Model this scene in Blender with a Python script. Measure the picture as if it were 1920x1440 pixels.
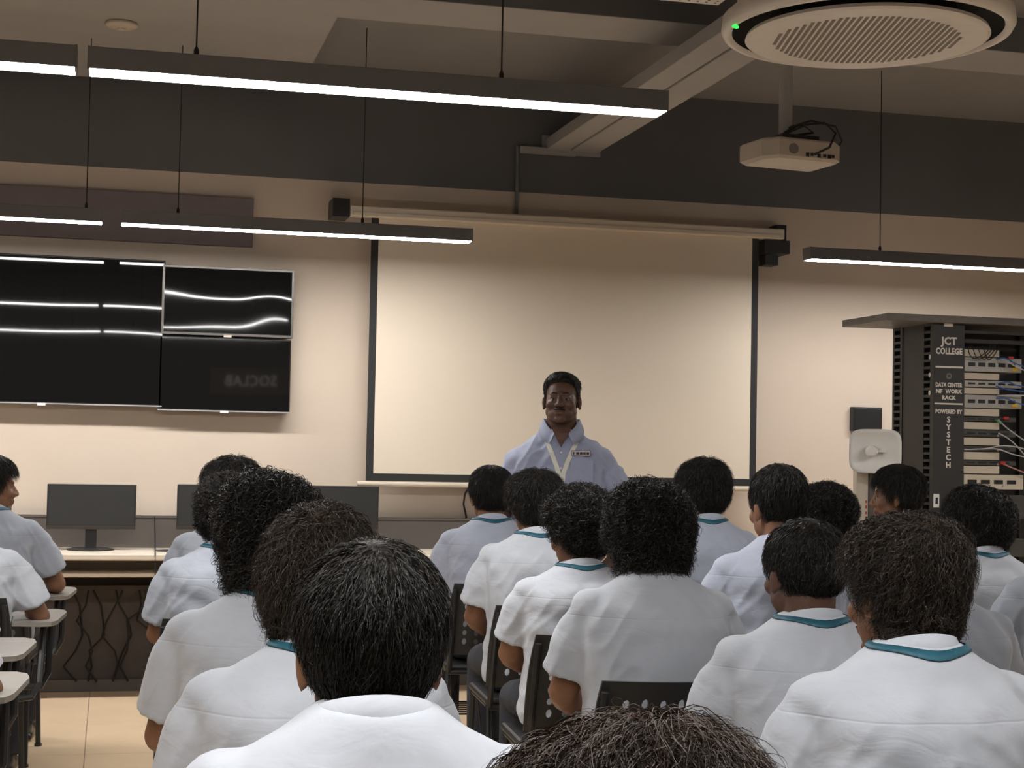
import bpy, bmesh, math, random
import numpy as np
from mathutils import Vector, Matrix, noise

random.seed(7)
RNG = np.random.default_rng(11)
SC = bpy.context.scene
for o in list(bpy.data.objects):
    bpy.data.objects.remove(o)
COL = SC.collection

# ------------------------------------------------------------------ camera
FPX, CAMH = 3000.0, 1.35                      # focal length in pixels of the 1920x1440 frame, eye height
YAW, PITCH, ROLL = math.radians(14.04), math.radians(2.386), math.radians(1.1)
cF = Vector((math.sin(YAW) * math.cos(PITCH), math.cos(YAW) * math.cos(PITCH), math.sin(PITCH)))
r0 = Vector((math.cos(YAW), -math.sin(YAW), 0)); u0 = r0.cross(cF)
cR = r0 * math.cos(ROLL) + u0 * math.sin(ROLL)
cU = u0 * math.cos(ROLL) - r0 * math.sin(ROLL)
CAM = Vector((0, 0, CAMH))
cam = bpy.data.objects.new('camera', bpy.data.cameras.new('camera'))
COL.objects.link(cam)
cam.matrix_world = Matrix(((cR.x, cU.x, -cF.x, CAM.x), (cR.y, cU.y, -cF.y, CAM.y),
                           (cR.z, cU.z, -cF.z, CAM.z), (0, 0, 0, 1)))
cam.data.sensor_fit = 'HORIZONTAL'; cam.data.sensor_width = 36
cam.data.lens = 36 * FPX / 1920
cam.data.clip_start = 0.05
SC.camera = cam

def ray(px, py):
    return cF + cR * ((px - 960) / FPX) - cU * ((py - 720) / FPX)
def onY(px, py, Y):
    d = ray(px, py); return CAM + d * (Y / d.y)
def onZ(px, py, Z):
    d = ray(px, py); return CAM + d * ((Z - CAMH) / d.z)
def atD(px, py, D):
    return CAM + ray(px, py) * D

# ------------------------------------------------------------------ world, exposure
LAMP = 70.0                                    # emission of the linear lamp diffusers
w = bpy.data.worlds.new('world'); SC.world = w; w.use_nodes = True
w.node_tree.nodes['Background'].inputs[0].default_value = (0.02, 0.02, 0.022, 1)
SC.view_settings.view_transform = 'Standard'
SC.view_settings.look = 'None'
SC.view_settings.gamma = 1
SC.view_settings.use_curve_mapping = False
SC.view_settings.exposure = 0.0

# ------------------------------------------------------------------ materials
def srgb(r, g, b):
    f = lambda c: (c / 255) / 12.92 if c / 255 <= 0.04045 else ((c / 255 + 0.055) / 1.055) ** 2.4
    return (f(r), f(g), f(b), 1)
MATS = {}
def mat(name, col, rough=0.6, metal=0.0, var=0.12, scale=12.0, bump=0.0, bscale=60.0, spec=0.5, stretch=(1, 1, 1), sheen=0.0):
    if name in MATS: return MATS[name]
    m = bpy.data.materials.new(name); m.use_nodes = True
    nt = m.node_tree; b = nt.nodes['Principled BSDF']
    tc = nt.nodes.new('ShaderNodeTexCoord'); mp = nt.nodes.new('ShaderNodeMapping')
    mp.inputs['Scale'].default_value = stretch
    nt.links.new(tc.outputs['Object'], mp.inputs['Vector'])
    nz = nt.nodes.new('ShaderNodeTexNoise'); nz.inputs['Scale'].default_value = scale; nz.inputs['Detail'].default_value = 4
    nt.links.new(mp.outputs['Vector'], nz.inputs['Vector'])
    rp = nt.nodes.new('ShaderNodeValToRGB')
    c0 = [max(0, c * (1 - var)) for c in col[:3]] + [1]; c1 = [min(1, c * (1 + var)) for c in col[:3]] + [1]
    rp.color_ramp.elements[0].position = 0.3; rp.color_ramp.elements[0].color = c0
    rp.color_ramp.elements[1].position = 0.7; rp.color_ramp.elements[1].color = c1
    nt.links.new(nz.outputs['Fac'], rp.inputs['Fac']); nt.links.new(rp.outputs['Color'], b.inputs['Base Color'])
    b.inputs['Roughness'].default_value = rough; b.inputs['Metallic'].default_value = metal
    b.inputs['Specular IOR Level'].default_value = spec
    if sheen: b.inputs['Sheen Weight'].default_value = sheen
    if bump:
        n2 = nt.nodes.new('ShaderNodeTexNoise'); n2.inputs['Scale'].default_value = bscale; n2.inputs['Detail'].default_value = 3
        nt.links.new(mp.outputs['Vector'], n2.inputs['Vector'])
        bp = nt.nodes.new('ShaderNodeBump'); bp.inputs['Strength'].default_value = bump; bp.inputs['Distance'].default_value = 0.01
        nt.links.new(n2.outputs['Fac'], bp.inputs['Height']); nt.links.new(bp.outputs['Normal'], b.inputs['Normal'])
    MATS[name] = m
    return m
def emit(name, col, strength):
    m = bpy.data.materials.new(name); m.use_nodes = True; nt = m.node_tree
    b = nt.nodes['Principled BSDF']
    b.inputs['Base Color'].default_value = col
    b.inputs['Emission Color'].default_value = col; b.inputs['Emission Strength'].default_value = strength
    MATS[name] = m
    return m

M_wall = mat('beige wall paint', (0.59, 0.495, 0.405, 1), 0.75, var=0.025, scale=2.0, bump=0.03, bscale=180)
M_side = mat('grey bounce damping wall paint', (0.26, 0.235, 0.21, 1), 0.8, var=0.04, scale=2.0)  # unseen walls, tone made dark to cut bounce onto the front wall
M_dark = mat('dark grey upper wall paint', (0.128, 0.128, 0.130, 1), 0.8, var=0.06, scale=2.0, bump=0.03, bscale=160)
M_ceil = mat('grey beige ceiling paint', (0.345, 0.335, 0.325, 1), 0.85, var=0.05, scale=1.5, bump=0.03, bscale=120)
M_slab = mat('grey ceiling slab paint', (0.25, 0.24, 0.24, 1), 0.85, var=0.05, scale=1.5, bump=0.04, bscale=100)
M_tile = mat('cream floor tile', (0.76, 0.575, 0.385, 1), 0.28, var=0.06, scale=3.0)
M_grout = mat('brown floor grout', (0.30, 0.22, 0.15, 1), 0.9)
M_lampbody = mat('anodised dark aluminium', (0.20, 0.20, 0.21, 1), 0.45, metal=0.4, var=0.05)
M_lamp = emit('lit white diffuser', (1.0, 0.98, 0.95, 1), LAMP)
M_black = mat('black plastic', (0.012, 0.012, 0.012, 1), 0.45, var=0.1)
M_blackm = mat('black painted steel', (0.014, 0.014, 0.015, 1), 0.38, var=0.15)
M_wire = mat('black cable rubber', (0.012, 0.011, 0.011, 1), 0.5)
M_white = mat('white plastic', (0.82, 0.80, 0.76, 1), 0.4, var=0.02)
M_offw = mat('ivory plastic', (0.55, 0.49, 0.41, 1), 0.5, var=0.04)
M_case = mat('ivory screen case', (0.62, 0.54, 0.44, 1), 0.45, var=0.03)
M_fabric = mat('projection screen fabric', (0.70, 0.61, 0.50, 1), 0.9, var=0.015, scale=1.5)
M_border = mat('black screen border', (0.02, 0.02, 0.02, 1), 0.8)
M_silver = mat('silver metal', (0.55, 0.55, 0.56, 1), 0.35, metal=0.8, var=0.06)
M_panel = mat('dark brown board', (0.145, 0.120, 0.128, 1), 0.6, var=0.06)
M_deskp = mat('dark grey desk laminate', (0.095, 0.08, 0.07, 1), 0.55, var=0.08, scale=5)
M_desk = mat('cream desk laminate', (0.68, 0.60, 0.50, 1), 0.4, var=0.03, scale=4)
M_monb = mat('black monitor bezel', (0.020, 0.019, 0.018, 1), 0.4)
M_mons = mat('dark grey monitor panel', (0.028, 0.028, 0.027, 1), 0.35, var=0.05)
M_tab = mat('grey writing tablet laminate', (0.22, 0.197, 0.172, 1), 0.45, var=0.06, scale=9)
M_trouser = mat('dark navy trouser cloth', (0.022, 0.024, 0.034, 1), 0.85, var=0.15, bump=0.2, bscale=90)
M_shoe = mat('black shoe leather', (0.012, 0.011, 0.010, 1), 0.35)
M_teal = mat('teal lanyard ribbon', (0.012, 0.085, 0.125, 1), 0.6, var=0.2, scale=40)
M_lanw = mat('white lanyard ribbon', (0.70, 0.68, 0.60, 1), 0.6, var=0.05)
M_eye = mat('eye white', (0.22, 0.18, 0.15, 1), 0.6)
M_pup = mat('dark pupil', (0.01, 0.008, 0.006, 1), 0.5)

def glass_tv(name, wob, wscale):
    m = mat(name, (0.006, 0.006, 0.006, 1), 0.025, var=0.05, spec=0.5)
    nt = m.node_tree; b = nt.nodes['Principled BSDF']
    tc = nt.nodes.new('ShaderNodeTexCoord'); nz = nt.nodes.new('ShaderNodeTexNoise')
    nz.inputs['Scale'].default_value = wscale; nz.inputs['Detail'].default_value = 0.0
    bp = nt.nodes.new('ShaderNodeBump'); bp.inputs['Strength'].default_value = 1.0; bp.inputs['Distance'].default_value = wob
    nt.links.new(tc.outputs['Object'], nz.inputs['Vector']); nt.links.new(nz.outputs['Fac'], bp.inputs['Height'])
    nt.links.new(bp.outputs['Normal'], b.inputs['Normal'])
    return m
M_tv = glass_tv('black television glass', 0.0035, 1.1)
M_tvw = glass_tv('black television glass with wavy film', 0.0045, 2.4)

# ------------------------------------------------------------------ mesh helpers
def me_from(name, v, f, m=None, smooth=False):
    me = bpy.data.meshes.new(name); me.from_pydata([tuple(p) for p in v], [], f); me.update()
    if m: me.materials.append(m)
    if smooth: me.polygons.foreach_set('use_smooth', [True] * len(me.polygons))
    return me
def obj(name, me, parent=None, loc=(0, 0, 0), rot=(0, 0, 0)):
    o = bpy.data.objects.new(name, me); COL.objects.link(o)
    o.location = loc; o.rotation_euler = rot
    if parent: o.parent = parent
    return o
def tag(o, label=None, cat=None, group=None, kind=None):
    if label: o['label'] = label
    if cat: o['category'] = cat
    if group: o['group'] = group
    if kind: o['kind'] = kind
    return o
def empty(name, loc=(0, 0, 0), rot=(0, 0, 0), label=None, cat=None, group=None):
    o = bpy.data.objects.new(name, None); COL.objects.link(o); o.location = loc; o.rotation_euler = rot
    o.empty_display_size = 0.1
    return tag(o, label, cat, group)
class MB:
    """collects geometry for one mesh"""
    def __init__(s): s.v = []; s.f = []
    def add(s, v, f):
        n = len(s.v); s.v += [Vector(p) for p in v]; s.f += [tuple(i + n for i in q) for q in f]; return s
    def box(s, x0, x1, y0, y1, z0, z1, bev=0.0):
        bm = bmesh.new(); bmesh.ops.create_cube(bm, size=1)
        for p in bm.verts:
            p.co = Vector(((x0 + x1) / 2 + p.co.x * (x1 - x0), (y0 + y1) / 2 + p.co.y * (y1 - y0), (z0 + z1) / 2 + p.co.z * (z1 - z0)))
        if bev: bmesh.ops.bevel(bm, geom=list(bm.edges), offset=bev, segments=2, affect='EDGES', profile=0.5)
        bm.verts.index_update()
        s.add([p.co.copy() for p in bm.verts], [[q.index for q in f.verts] for f in bm.faces]); bm.free(); return s
    def tube(s, pts, rad, n=8, caps=True):
        pts = [Vector(p) for p in pts]
        if not hasattr(rad, '__len__'): rad = [rad] * len(pts)
        v = []; f = []; prev = None
        for i, p in enumerate(pts):
            t = (pts[min(i + 1, len(pts) - 1)] - pts[max(i - 1, 0)]).normalized()
            if prev is None:
                a = Vector((0, 0, 1)) if abs(t.z) < 0.9 else Vector((1, 0, 0))
                x = t.cross(a).normalized()
            else:
                x = (prev - t * prev.dot(t)).normalized()
            prev = x; y = t.cross(x)
            r = rad[i]; rx, ry = r if hasattr(r, '__len__') else (r, r)
            for k in range(n):
                a = 2 * math.pi * k / n
                v.append(p + x * (rx * math.cos(a)) + y * (ry * math.sin(a)))
        for i in range(len(pts) - 1):
            for k in range(n):
                f.append((i * n + k, i * n + (k + 1) % n, (i + 1) * n + (k + 1) % n, (i + 1) * n + k))
        if caps:
            f.append(tuple(reversed(range(n)))); f.append(tuple(range((len(pts) - 1) * n, len(pts) * n)))
        return s.add(v, f)
    def ell(s, c, r, rot=None, nu=18, nv=12):
        v = []; f = []; c = Vector(c)
        R = rot if rot is not None else Matrix.Identity(3)
        for j in range(1, nv):
            th = math.pi * j / nv
            for i in range(nu):
                ph = 2 * math.pi * i / nu
                v.append(c + R @ Vector((r[0] * math.sin(th) * math.cos(ph), r[1] * math.sin(th) * math.sin(ph), r[2] * math.cos(th))))
        top = len(v); v.append(c + R @ Vector((0, 0, r[2]))); v.append(c - R @ Vector((0, 0, r[2])))
        for j in range(nv - 2):
            for i in range(nu):
                f.append((j * nu + i, (j + 1) * nu + i, (j + 1) * nu + (i + 1) % nu, j * nu + (i + 1) % nu))
        for i in range(nu):
            f.append((top, i, (i + 1) % nu)); f.append((top + 1, (nv - 2) * nu + (i + 1) % nu, (nv - 2) * nu + i))
        return s.add(v, f)
    def lathe(s, prof, n=32, c=(0, 0, 0)):
        v = []; f = []
        for (r, z) in prof:
            for k in range(n):
                a = 2 * math.pi * k / n; v.append((c[0] + r * math.cos(a), c[1] + r * math.sin(a), c[2] + z))
        for i in range(len(prof) - 1):
            for k in range(n):
                f.append((i * n + k, i * n + (k + 1) % n, (i + 1) * n + (k + 1) % n, (i + 1) * n + k))
        return s.add(v, f)
    def prism(s, poly, z0, z1):
        n = len(poly)
        v = [(p[0], p[1], z0) for p in poly] + [(p[0], p[1], z1) for p in poly]
        f = [tuple(reversed(range(n))), tuple(range(n, 2 * n))] + [(i, (i + 1) % n, n + (i + 1) % n, n + i) for i in range(n)]
        return s.add(v, f)
    def loft(s, secs, n=28, pw=2.4):
        """secs: (z, half width, half depth, y centre[, x centre]) horizontal superellipse sections"""
        v = []; f = []
        for q in secs:
            z, a, b, yc = q[:4]; xc = q[4] if len(q) > 4 else 0
            for k in range(n):
                t = 2 * math.pi * k / n; c, d = math.cos(t), math.sin(t)
                v.append((xc + a * math.copysign(abs(c) ** (2 / pw), c), yc + b * math.copysign(abs(d) ** (2 / pw), d), z))
        m = len(secs)
        for i in range(m - 1):
            for k in range(n):
                f.append((i * n + k, i * n + (k + 1) % n, (i + 1) * n + (k + 1) % n, (i + 1) * n + k))
        f.append(tuple(reversed(range(n)))); f.append(tuple(range((m - 1) * n, m * n)))
        return s.add(v, f)
    def mesh(s, name, m=None, smooth=False):
        return me_from(name, s.v, s.f, m, smooth)
    def build(s, name, m, parent=None, loc=(0, 0, 0), rot=(0, 0, 0), smooth=False):
        return obj(name, s.mesh(name, m, smooth), parent, loc, rot)
def voxelize(mb, voxel, smooth_it, name):
    """one continuous surface out of overlapping closed shapes"""
    me = mb.mesh('temp'); o = bpy.data.objects.new('temp', me); COL.objects.link(o)
    r = o.modifiers.new('r', 'REMESH'); r.mode = 'VOXEL'; r.voxel_size = voxel; r.use_smooth_shade = True
    if smooth_it:
        k = o.modifiers.new('s', 'SMOOTH'); k.iterations = smooth_it; k.factor = 0.5
    dg = bpy.context.evaluated_depsgraph_get(); dg.update()
    out = bpy.data.meshes.new_from_object(o.evaluated_get(dg)); out.name = name
    bpy.data.objects.remove(o); bpy.data.meshes.remove(me)
    out.materials.clear()
    out.polygons.foreach_set('use_smooth', [True] * len(out.polygons))
    return out
def text_mesh(txt, size, m, depth=0.0015, bold=0.0, name='lettering'):
    c = bpy.data.curves.new('t', 'FONT'); c.body = txt; c.size = size; c.align_x = 'CENTER'; c.align_y = 'CENTER'
    c.extrude = depth; c.offset = bold; c.resolution_u = 2; c.space_character = 1.05
    o = bpy.data.objects.new('t', c); COL.objects.link(o)
    dg = bpy.context.evaluated_depsgraph_get(); dg.update()
    me = bpy.data.meshes.new_from_object(o.evaluated_get(dg)); me.name = name
    bpy.data.objects.remove(o); me.materials.clear(); me.materials.append(m)
    return me
def box_thing(name, x0, x1, y0, y1, z0, z1, m, bev=0.0, parent=None):
    """box whose origin sits in its own base centre"""
    c = ((x0 + x1) / 2, (y0 + y1) / 2, z0)
    mb = MB().box(x0 - c[0], x1 - c[0], y0 - c[1], y1 - c[1], 0, z1 - z0, bev)
    if parent:
        c = tuple(Vector(c) - parent.location)
    return mb.build(name, m, parent, c)
FACE = (math.pi / 2, 0, 0)                     # text standing up and facing -Y

# ================================================================== THE ROOM
WY = 9.25                                      # front wall
XL, XR, YB, ZC, ZP = -4.0, 7.2, -3.2, 3.55, 2.90
def struct(o): o['kind'] = 'structure'; return o
fl = struct(MB().box(XL, XR, YB, WY, -0.05, -0.004).build('floor', M_grout))
TS = 0.8; tile_me = MB().box(-TS / 2 + 0.002, TS / 2 - 0.002, -TS / 2 + 0.002, TS / 2 - 0.002, -0.012, 0.0, 0.0015).mesh('tile', M_tile)
gx0, gy0 = -0.07 - 5 * TS, 8.03 - 14 * TS
for i in range(-1, 15):
    for j in range(0, 16):
        cx, cy = gx0 + (i + 0.5) * TS, gy0 + (j + 0.5) * TS
        if cx - TS / 2 < XL - 0.3 or cx + TS / 2 > XR + 0.3 or cy - TS / 2 < YB - 0.3 or cy + TS / 2 > WY + 0.45: continue
        obj('floor_tile', tile_me, fl, (cx, cy, 0))
wf = struct(MB().box(XL, XR, WY, WY + 0.5, -0.05, ZP).build('wall_front', M_wall))
wu = MB().box(XL, XR, WY, WY + 0.5, ZP, ZC).build('upper_wall_band', M_dark, wf)
struct(MB().box(XL - 0.15, XL, YB, WY, -0.05, ZC).build('wall_left', M_side))
struct(MB().box(XR, XR + 0.15, YB, WY, -0.05, ZC).build('wall_right', M_side))
struct(MB().box(XL, XR, YB - 0.15, YB, -0.05, ZC).build('wall_back', M_side))
ce = struct(MB().box(XL, XR, YB, WY, ZC, ZC + 0.15).build('ceiling', M_slab))
# dropped bulkheads under the slab
ZBK = 3.38
p1, p2 = onZ(628, 30, ZBK), onZ(592, 118, ZBK)
xe = (p1.x + p2.x) / 2
yn, yf = onZ(1100, 26, ZBK).y, onZ(1000, 62, ZBK).y
MB().box(XL, xe, 2.0, WY - 0.12, ZBK, ZC).build('bulkhead_panel', M_ceil, ce)
cb = MB().box(XL, XR, yn, yf, ZBK - 0.004, ZC).build('cross_beam', M_ceil, ce)
MB().box(xe + 0.004, XR, yn - 0.012, yn - 0.001, ZBK - 0.004, ZC).build('beam_face', M_dark, ce)
struct(MB().box(XL, XR, WY - 0.014, WY - 0.001, 0.0, 0.1).build('baseboard_front', M_deskp))

# cable trunking on the ceiling running to the front wall, then down to the screen
ZT = 3.16
tl, tm, tr = onZ(1034, 274, ZT).x, onZ(1069, 283, ZT).x, onZ(1130, 282, ZT).x
t = empty('cable_trunking', ((tl + tr) / 2, WY - 0.05, ZT), label='pair of beige cable ducts running along the ceiling towards the front wall', cat='cable duct')
w1 = tm - tl - 0.006; ox = (tl + tr) / 2
MB().box(tl - ox, tm - ox - 0.008, -3.45, 0.045, 0, 0.07, 0.004).build('duct', M_ceil, t)
MB().box(tm - ox + 0.008, tr - ox, -3.45, 0.045, 0, 0.07, 0.004).build('duct', M_ceil, t)
MB().box(tl - ox - 0.02, tr - ox + 0.02, 0.03, 0.05, -0.02, 0.09, 0.002).build('wall_bracket', M_ceil, t)
a = onY(975, 280, WY - 0.03); b = onY(1080, 291, WY - 0.03)
MB().box(a.x - ox, b.x - ox, 0.005, 0.045, a.z - 0.02 - ZT, a.z + 0.02 - ZT, 0.003).build('cross_duct', M_ceil, t)
g = onY(969, 402, WY - 0.03)
MB().tube([(a.x - ox - 0.012, 0.03, a.z + 0.02 - ZT), (a.x - ox - 0.012, 0.03, g.z - ZT)], 0.011, 8).build('drop_pipe', mat('grey conduit', (0.16, 0.17, 0.16, 1), 0.5), t)

# smoke detector disc
p = onZ(228, 43, ZBK)
sd = empty('smoke_detector', (p.x, p.y, ZBK), label='small round white disc on the ceiling at upper left', cat='detector')
MB().lathe([(0, 0.0), (0.075, 0.0), (0.078, -0.012), (0.07, -0.02), (0.03, -0.028), (0, -0.028)], 28).build('housing', M_offw, sd, smooth=True)
MB().lathe([(0, -0.028), (0.022, -0.028), (0.018, -0.034), (0, -0.034)], 16).build('sensor_cap', M_offw, sd)

# perforated white panel whose corner shows at the top of the frame
p = onZ(1346, 10, 3.25); pa = onZ(1225, 0, 3.25)
vp = empty('perforated_panel', (p.x - 0.3, p.y - 0.3, 3.25), label='white perforated ceiling panel cut off by the top edge above the round unit', cat='vent panel')
MB().box(-0.3, 0.3, -0.3, 0.3, 0, 0.02).build('panel', M_white, vp)
hole = MB().lathe([(0, -0.001), (0.006, -0.001), (0.006, 0.004), (0, 0.004)], 8).mesh('hole', M_black)
for i in range(15):
    for j in range(4):
        obj('hole', hole, vp, (-0.27 + i * 0.039, 0.27 - j * 0.03, 0))
for sx in (-.25, .25):
    MB().tube([(sx, 0, 0.02), (sx, 0, ZC - 3.25)], 0.005, 6).build('hanger_rod', M_blackm, vp)

# ================================================================== LINEAR LAMPS
LZ, LL = 2.45, 1.8
lamp_body = MB().box(-LL / 2, LL / 2, -0.052, 0.052, 0.0, 0.066, 0.002).mesh('lamp_body', M_lampbody)
lamp_diff = MB().box(-LL / 2 + 0.004, LL / 2 - 0.004, -0.0505, 0.0505, -0.0020, -0.0003).mesh('diffuser', M_lamp)
lamp_cap = MB().box(-0.003, 0.003, -0.053, 0.053, -0.0020, 0.067).mesh('end_cap', M_lampbody)
lamp_wire = MB().tube([(0, 0, 0.066), (0, 0, ZC - LZ)], 0.0028, 6).mesh('suspension_wire', M_wire)
lamp_grip = MB().lathe([(0, 0.066), (0.008, 0.066), (0.008, 0.09), (0.004, 0.1), (0, 0.1)], 10).mesh('wire_grip', M_blackm)
def lamp(xc, y, label, wires=(-0.62, 0.62)):
    t = empty('linear_lamp', (xc, y, LZ), label=label, cat='lamp', group='hanging linear lamps')
    obj('lamp_body', lamp_body, t); obj('diffuser', lamp_diff, t)
    for s in (-1, 1): obj('end_cap', lamp_cap, t, (s * LL / 2, 0, 0))
    for x in wires:
        wv = obj('suspension_wire', lamp_wire, t, (x, 0, 0)); obj('wire_grip', lamp_grip, wv)
R2, R1, R0 = 8.25, 4.88, 1.5
def xw(px, y, yy): return onY(px, yy, y).x
lamp(0.92, R2, 'lit linear lamp hanging directly in front of the screen top left corner', (xw(680, R2, 400) - 0.92, -0.62))
lamp(-0.97, R2, 'lit linear lamp cut off at the left edge before the dark wall board', (-0.62, 0.82))
lamp(4.65, R2, 'lit linear lamp hanging above the server rack at the right edge', (xw(1650, R2, 460) - 4.65, 0.7))
lamp(0.805, R1, 'longest looking lit linear lamp crossing the upper left of the picture', (xw(368, R1, 105) - 0.805, xw(940, R1, 150) - 0.805))
lamp(-1.03, R1, 'lit linear lamp end cut off by the upper left edge', (-0.62, 0.62))
for x, lb in ((0.8, 'lit linear lamp hanging above the camera position'), (-1.03, 'lit linear lamp left of the camera position overhead'), (4.65, 'lit linear lamp overhead at the back right of the room')):
    lamp(x, R0, lb)
lamp(4.65, R1, 'lit linear lamp overhead just outside the right edge')

# ================================================================== ROUND AIR CONDITIONER
acp = atD(1624, 62, 5.28)
ac = empty('round_air_conditioner', tuple(acp), label='round white cassette air conditioner with slotted grille hanging from the ceiling', cat='air conditioner')
RA = 0.475
M_ac = mat('pale grey air conditioner plastic', (0.80, 0.76, 0.72, 1), 0.45, var=0.03)
M_acb = mat('dark grey air outlet', (0.03, 0.028, 0.026, 1), 0.6)
MB().lathe([(RA - 0.036, 0.004), (RA - 0.026, -0.008), (RA - 0.010, -0.006), (RA, 0.012), (RA - 0.004, 0.05), (RA - 0.05, 0.09), (RA - 0.07, 0.30), (0, 0.30)], 72).build('casing', M_ac, ac, smooth=True)
MB().lathe([(RA - 0.036, 0.004), (RA - 0.045, 0.06), (0.25, 0.06)], 72).build('air_outlet', M_acb, ac, smooth=True)
gd = MB().lathe([(0.0, -0.004), (0.385, -0.004), (0.396, 0.002), (0.392, 0.014), (0, 0.016)], 72).build('grille_disc', M_ac, ac, (0, 0, -0.022))
MB().lathe([(0.2, -0.010), (0.3, -0.010), (0.3, 0.062), (0.2, 0.062)], 24).build('grille_neck', M_acb, ac)
sl = mat('grille slot', (0.30, 0.27, 0.25, 1), 0.8)
slot = MB().box(-0.0075, 0.0075, -0.0028, 0.0028, -0.0052, -0.0038).mesh('slot', sl)
mb = MB(); cnt = 0
for i in range(-15, 16):
    xx = i * 0.0195; hl = math.sqrt(max(0, 0.30 ** 2 - xx ** 2)); n = int(hl / 0.0095)
    for j in range(-n, n + 1):
        mb.box(xx - 0.0055, xx + 0.0055, j * 0.0095 - 0.003, j * 0.0095 + 0.003, -0.0052, -0.0038)
so = mb.build('grille_slots', sl, gd, rot=(0, 0, math.radians(-14))); so['kind'] = 'stuff'
gl = onZ(1379, 50, acp.z - 0.013)
MB().box(-0.012, 0.012, -0.006, 0.006, -0.004, 0.004, 0.002).build('status_light', emit('green indicator', (0.05, 1.0, 0.12, 1), 1.2), ac, tuple(gl - acp), (0, 0, math.radians(35)))
for a in range(4):
    an = math.radians(45 + 90 * a)
    MB().tube([(0.3 * math.cos(an), 0.3 * math.sin(an), 0.30), (0.3 * math.cos(an), 0.3 * math.sin(an), ZC - acp.z)], 0.006, 6).build('hanger_rod', M_blackm, ac)

# ================================================================== PROJECTOR
pp = atD(1483, 288, 6.1)
pj = empty('ceiling_projector', tuple(pp), (0, 0, math.radians(8)), label='small white projector hung from the ceiling on a pole', cat='projector')
M_pj = mat('ivory projector shell', (0.52, 0.46, 0.39, 1), 0.45, var=0.05)
poly = [(-0.165, -0.06), (-0.12, -0.115), (0.13, -0.115), (0.165, -0.08), (0.165, 0.10), (0.15, 0.115), (-0.15, 0.115), (-0.165, 0.10)]
mb = MB(); n = len(poly)
lv = [(0.90, -0.042), (1.0, -0.032), (1.0, 0.028), (0.95, 0.036)]
v = [(x * s, y * s, z) for s, z in lv for x, y in poly]
f = [tuple(reversed(range(n))), tuple(range(3 * n, 4 * n))] + [(k * n + i, k * n + (i + 1) % n, (k + 1) * n + (i + 1) % n, (k + 1) * n + i) for k in range(3) for i in range(n)]
mb.add(v, f).build('shell', M_pj, pj)
MB().tube([(-0.06, -0.118, -0.005), (-0.06, -0.112, -0.005)], 0.02, 18).build('speaker_grille', mat('grey grille', (0.2, 0.18, 0.16, 1), 0.7), pj)
for i, x in enumerate((0.0, 0.02, 0.05, 0.075, 0.095, 0.112)):
    MB().box(x - 0.006, x + 0.006, -0.119, -0.112, -0.03 + 0.004 * (i % 2), -0.016).build('socket', M_black, pj)
MB().tube([(-0.09, 0.11, 0), (-0.09, 0.135, 0)], 0.035, 20).build('lens', M_black, pj)
MB().box(-0.08, 0.08, -0.07, 0.07, 0.036, 0.06).build('mount_plate', M_blackm, pj)
MB().tube([(-0.025, 0, 0.06), (-0.025, 0, ZC - pp.z)], 0.026, 14).build('pole', M_ceil, pj)
MB().lathe([(0, ZC - pp.z - 0.012), (0.07, ZC - pp.z - 0.012), (0.07, ZC - pp.z)], 18, (-0.025, 0, 0)).build('ceiling_flange', M_ceil, pj)
for q in ([(0.03, -0.118, -0.02), (0.06, -0.17, 0.0), (0.10, -0.15, 0.06), (0.09, -0.09, 0.11), (0.0, -0.05, 0.10), (-0.05, -0.03, 0.07)],
          [(0.155, -0.05, 0.0), (0.175, -0.08, 0.05), (0.14, -0.09, 0.10), (0.05, -0.06, 0.12), (-0.03, -0.02, 0.09)],
          [(-0.05, -0.04, 0.065), (0.0, -0.09, 0.09), (0.06, -0.06, 0.075), (0.0, -0.03, 0.065)]):
    MB().tube(q, 0.0045, 6).build('cable', M_wire, pj)

# ================================================================== PROJECTION SCREEN
SY = WY - 0.16
ps = empty('projection_screen', (onY(1055, 900, SY).x, SY, 1.14), label='pull-down projection screen with black border hanging on the front wall', cat='projection screen')
L = ps.location
cl, cr = onY(655, 400, SY).x - L.x, onY(1466, 450, SY).x - L.x
ztop = onY(1055, 428, SY).z - L.z; zbar = onY(1055, 912, SY).z - L.z
fl_, fr_ = onY(688, 800, SY).x - L.x, onY(1418, 800, SY).x - L.x
bw = 0.042
zb = zbar + 0.018
MB().box(fl_ + bw, fr_ - bw, -0.002, 0.002, zb + bw, ztop + 0.01).build('fabric', M_fabric, ps)
for x0, x1, z0, z1 in ((fl_, fl_ + bw, zb, ztop + 0.01), (fr_ - bw, fr_, zb, ztop + 0.01), (fl_ + bw, fr_ - bw, zb, zb + bw)):
    MB().box(x0, x1, -0.0025, 0.0025, z0, z1).build('border', M_border, ps)
MB().box(cl, cr, -0.045, 0.035, ztop, ztop + 0.062, 0.008).build('case', M_case, ps)
MB().box(cl + 0.02, cr - 0.02, -0.05, -0.044, ztop + 0.004, ztop + 0.026, 0.002).build('case_lip', M_case, ps)
MB().tube([(fl_ - 0.05, 0, zbar), (fr_ + 0.03, 0, zbar)], 0.015, 12).build('bottom_bar', M_case, ps)
MB().box(cl - 0.10, cl - 0.002, -0.03, 0.155, ztop - 0.005, ztop + 0.10).build('bracket', M_blackm, ps)
MB().box(cr - 0.02, cr + 0.045, 0.036, 0.155, ztop - 0.06, ztop + 0.10).build('bracket', M_blackm, ps)
MB().box(cr - 0.12, cr + 0.045, -0.02, 0.155, ztop - 0.085, ztop - 0.004).build('bracket', M_blackm, ps)
MB().box(cr - 0.085, cr - 0.0, 0.05, 0.155, ztop - 0.15, ztop - 0.086).build('motor_box', M_blackm, ps)
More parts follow.
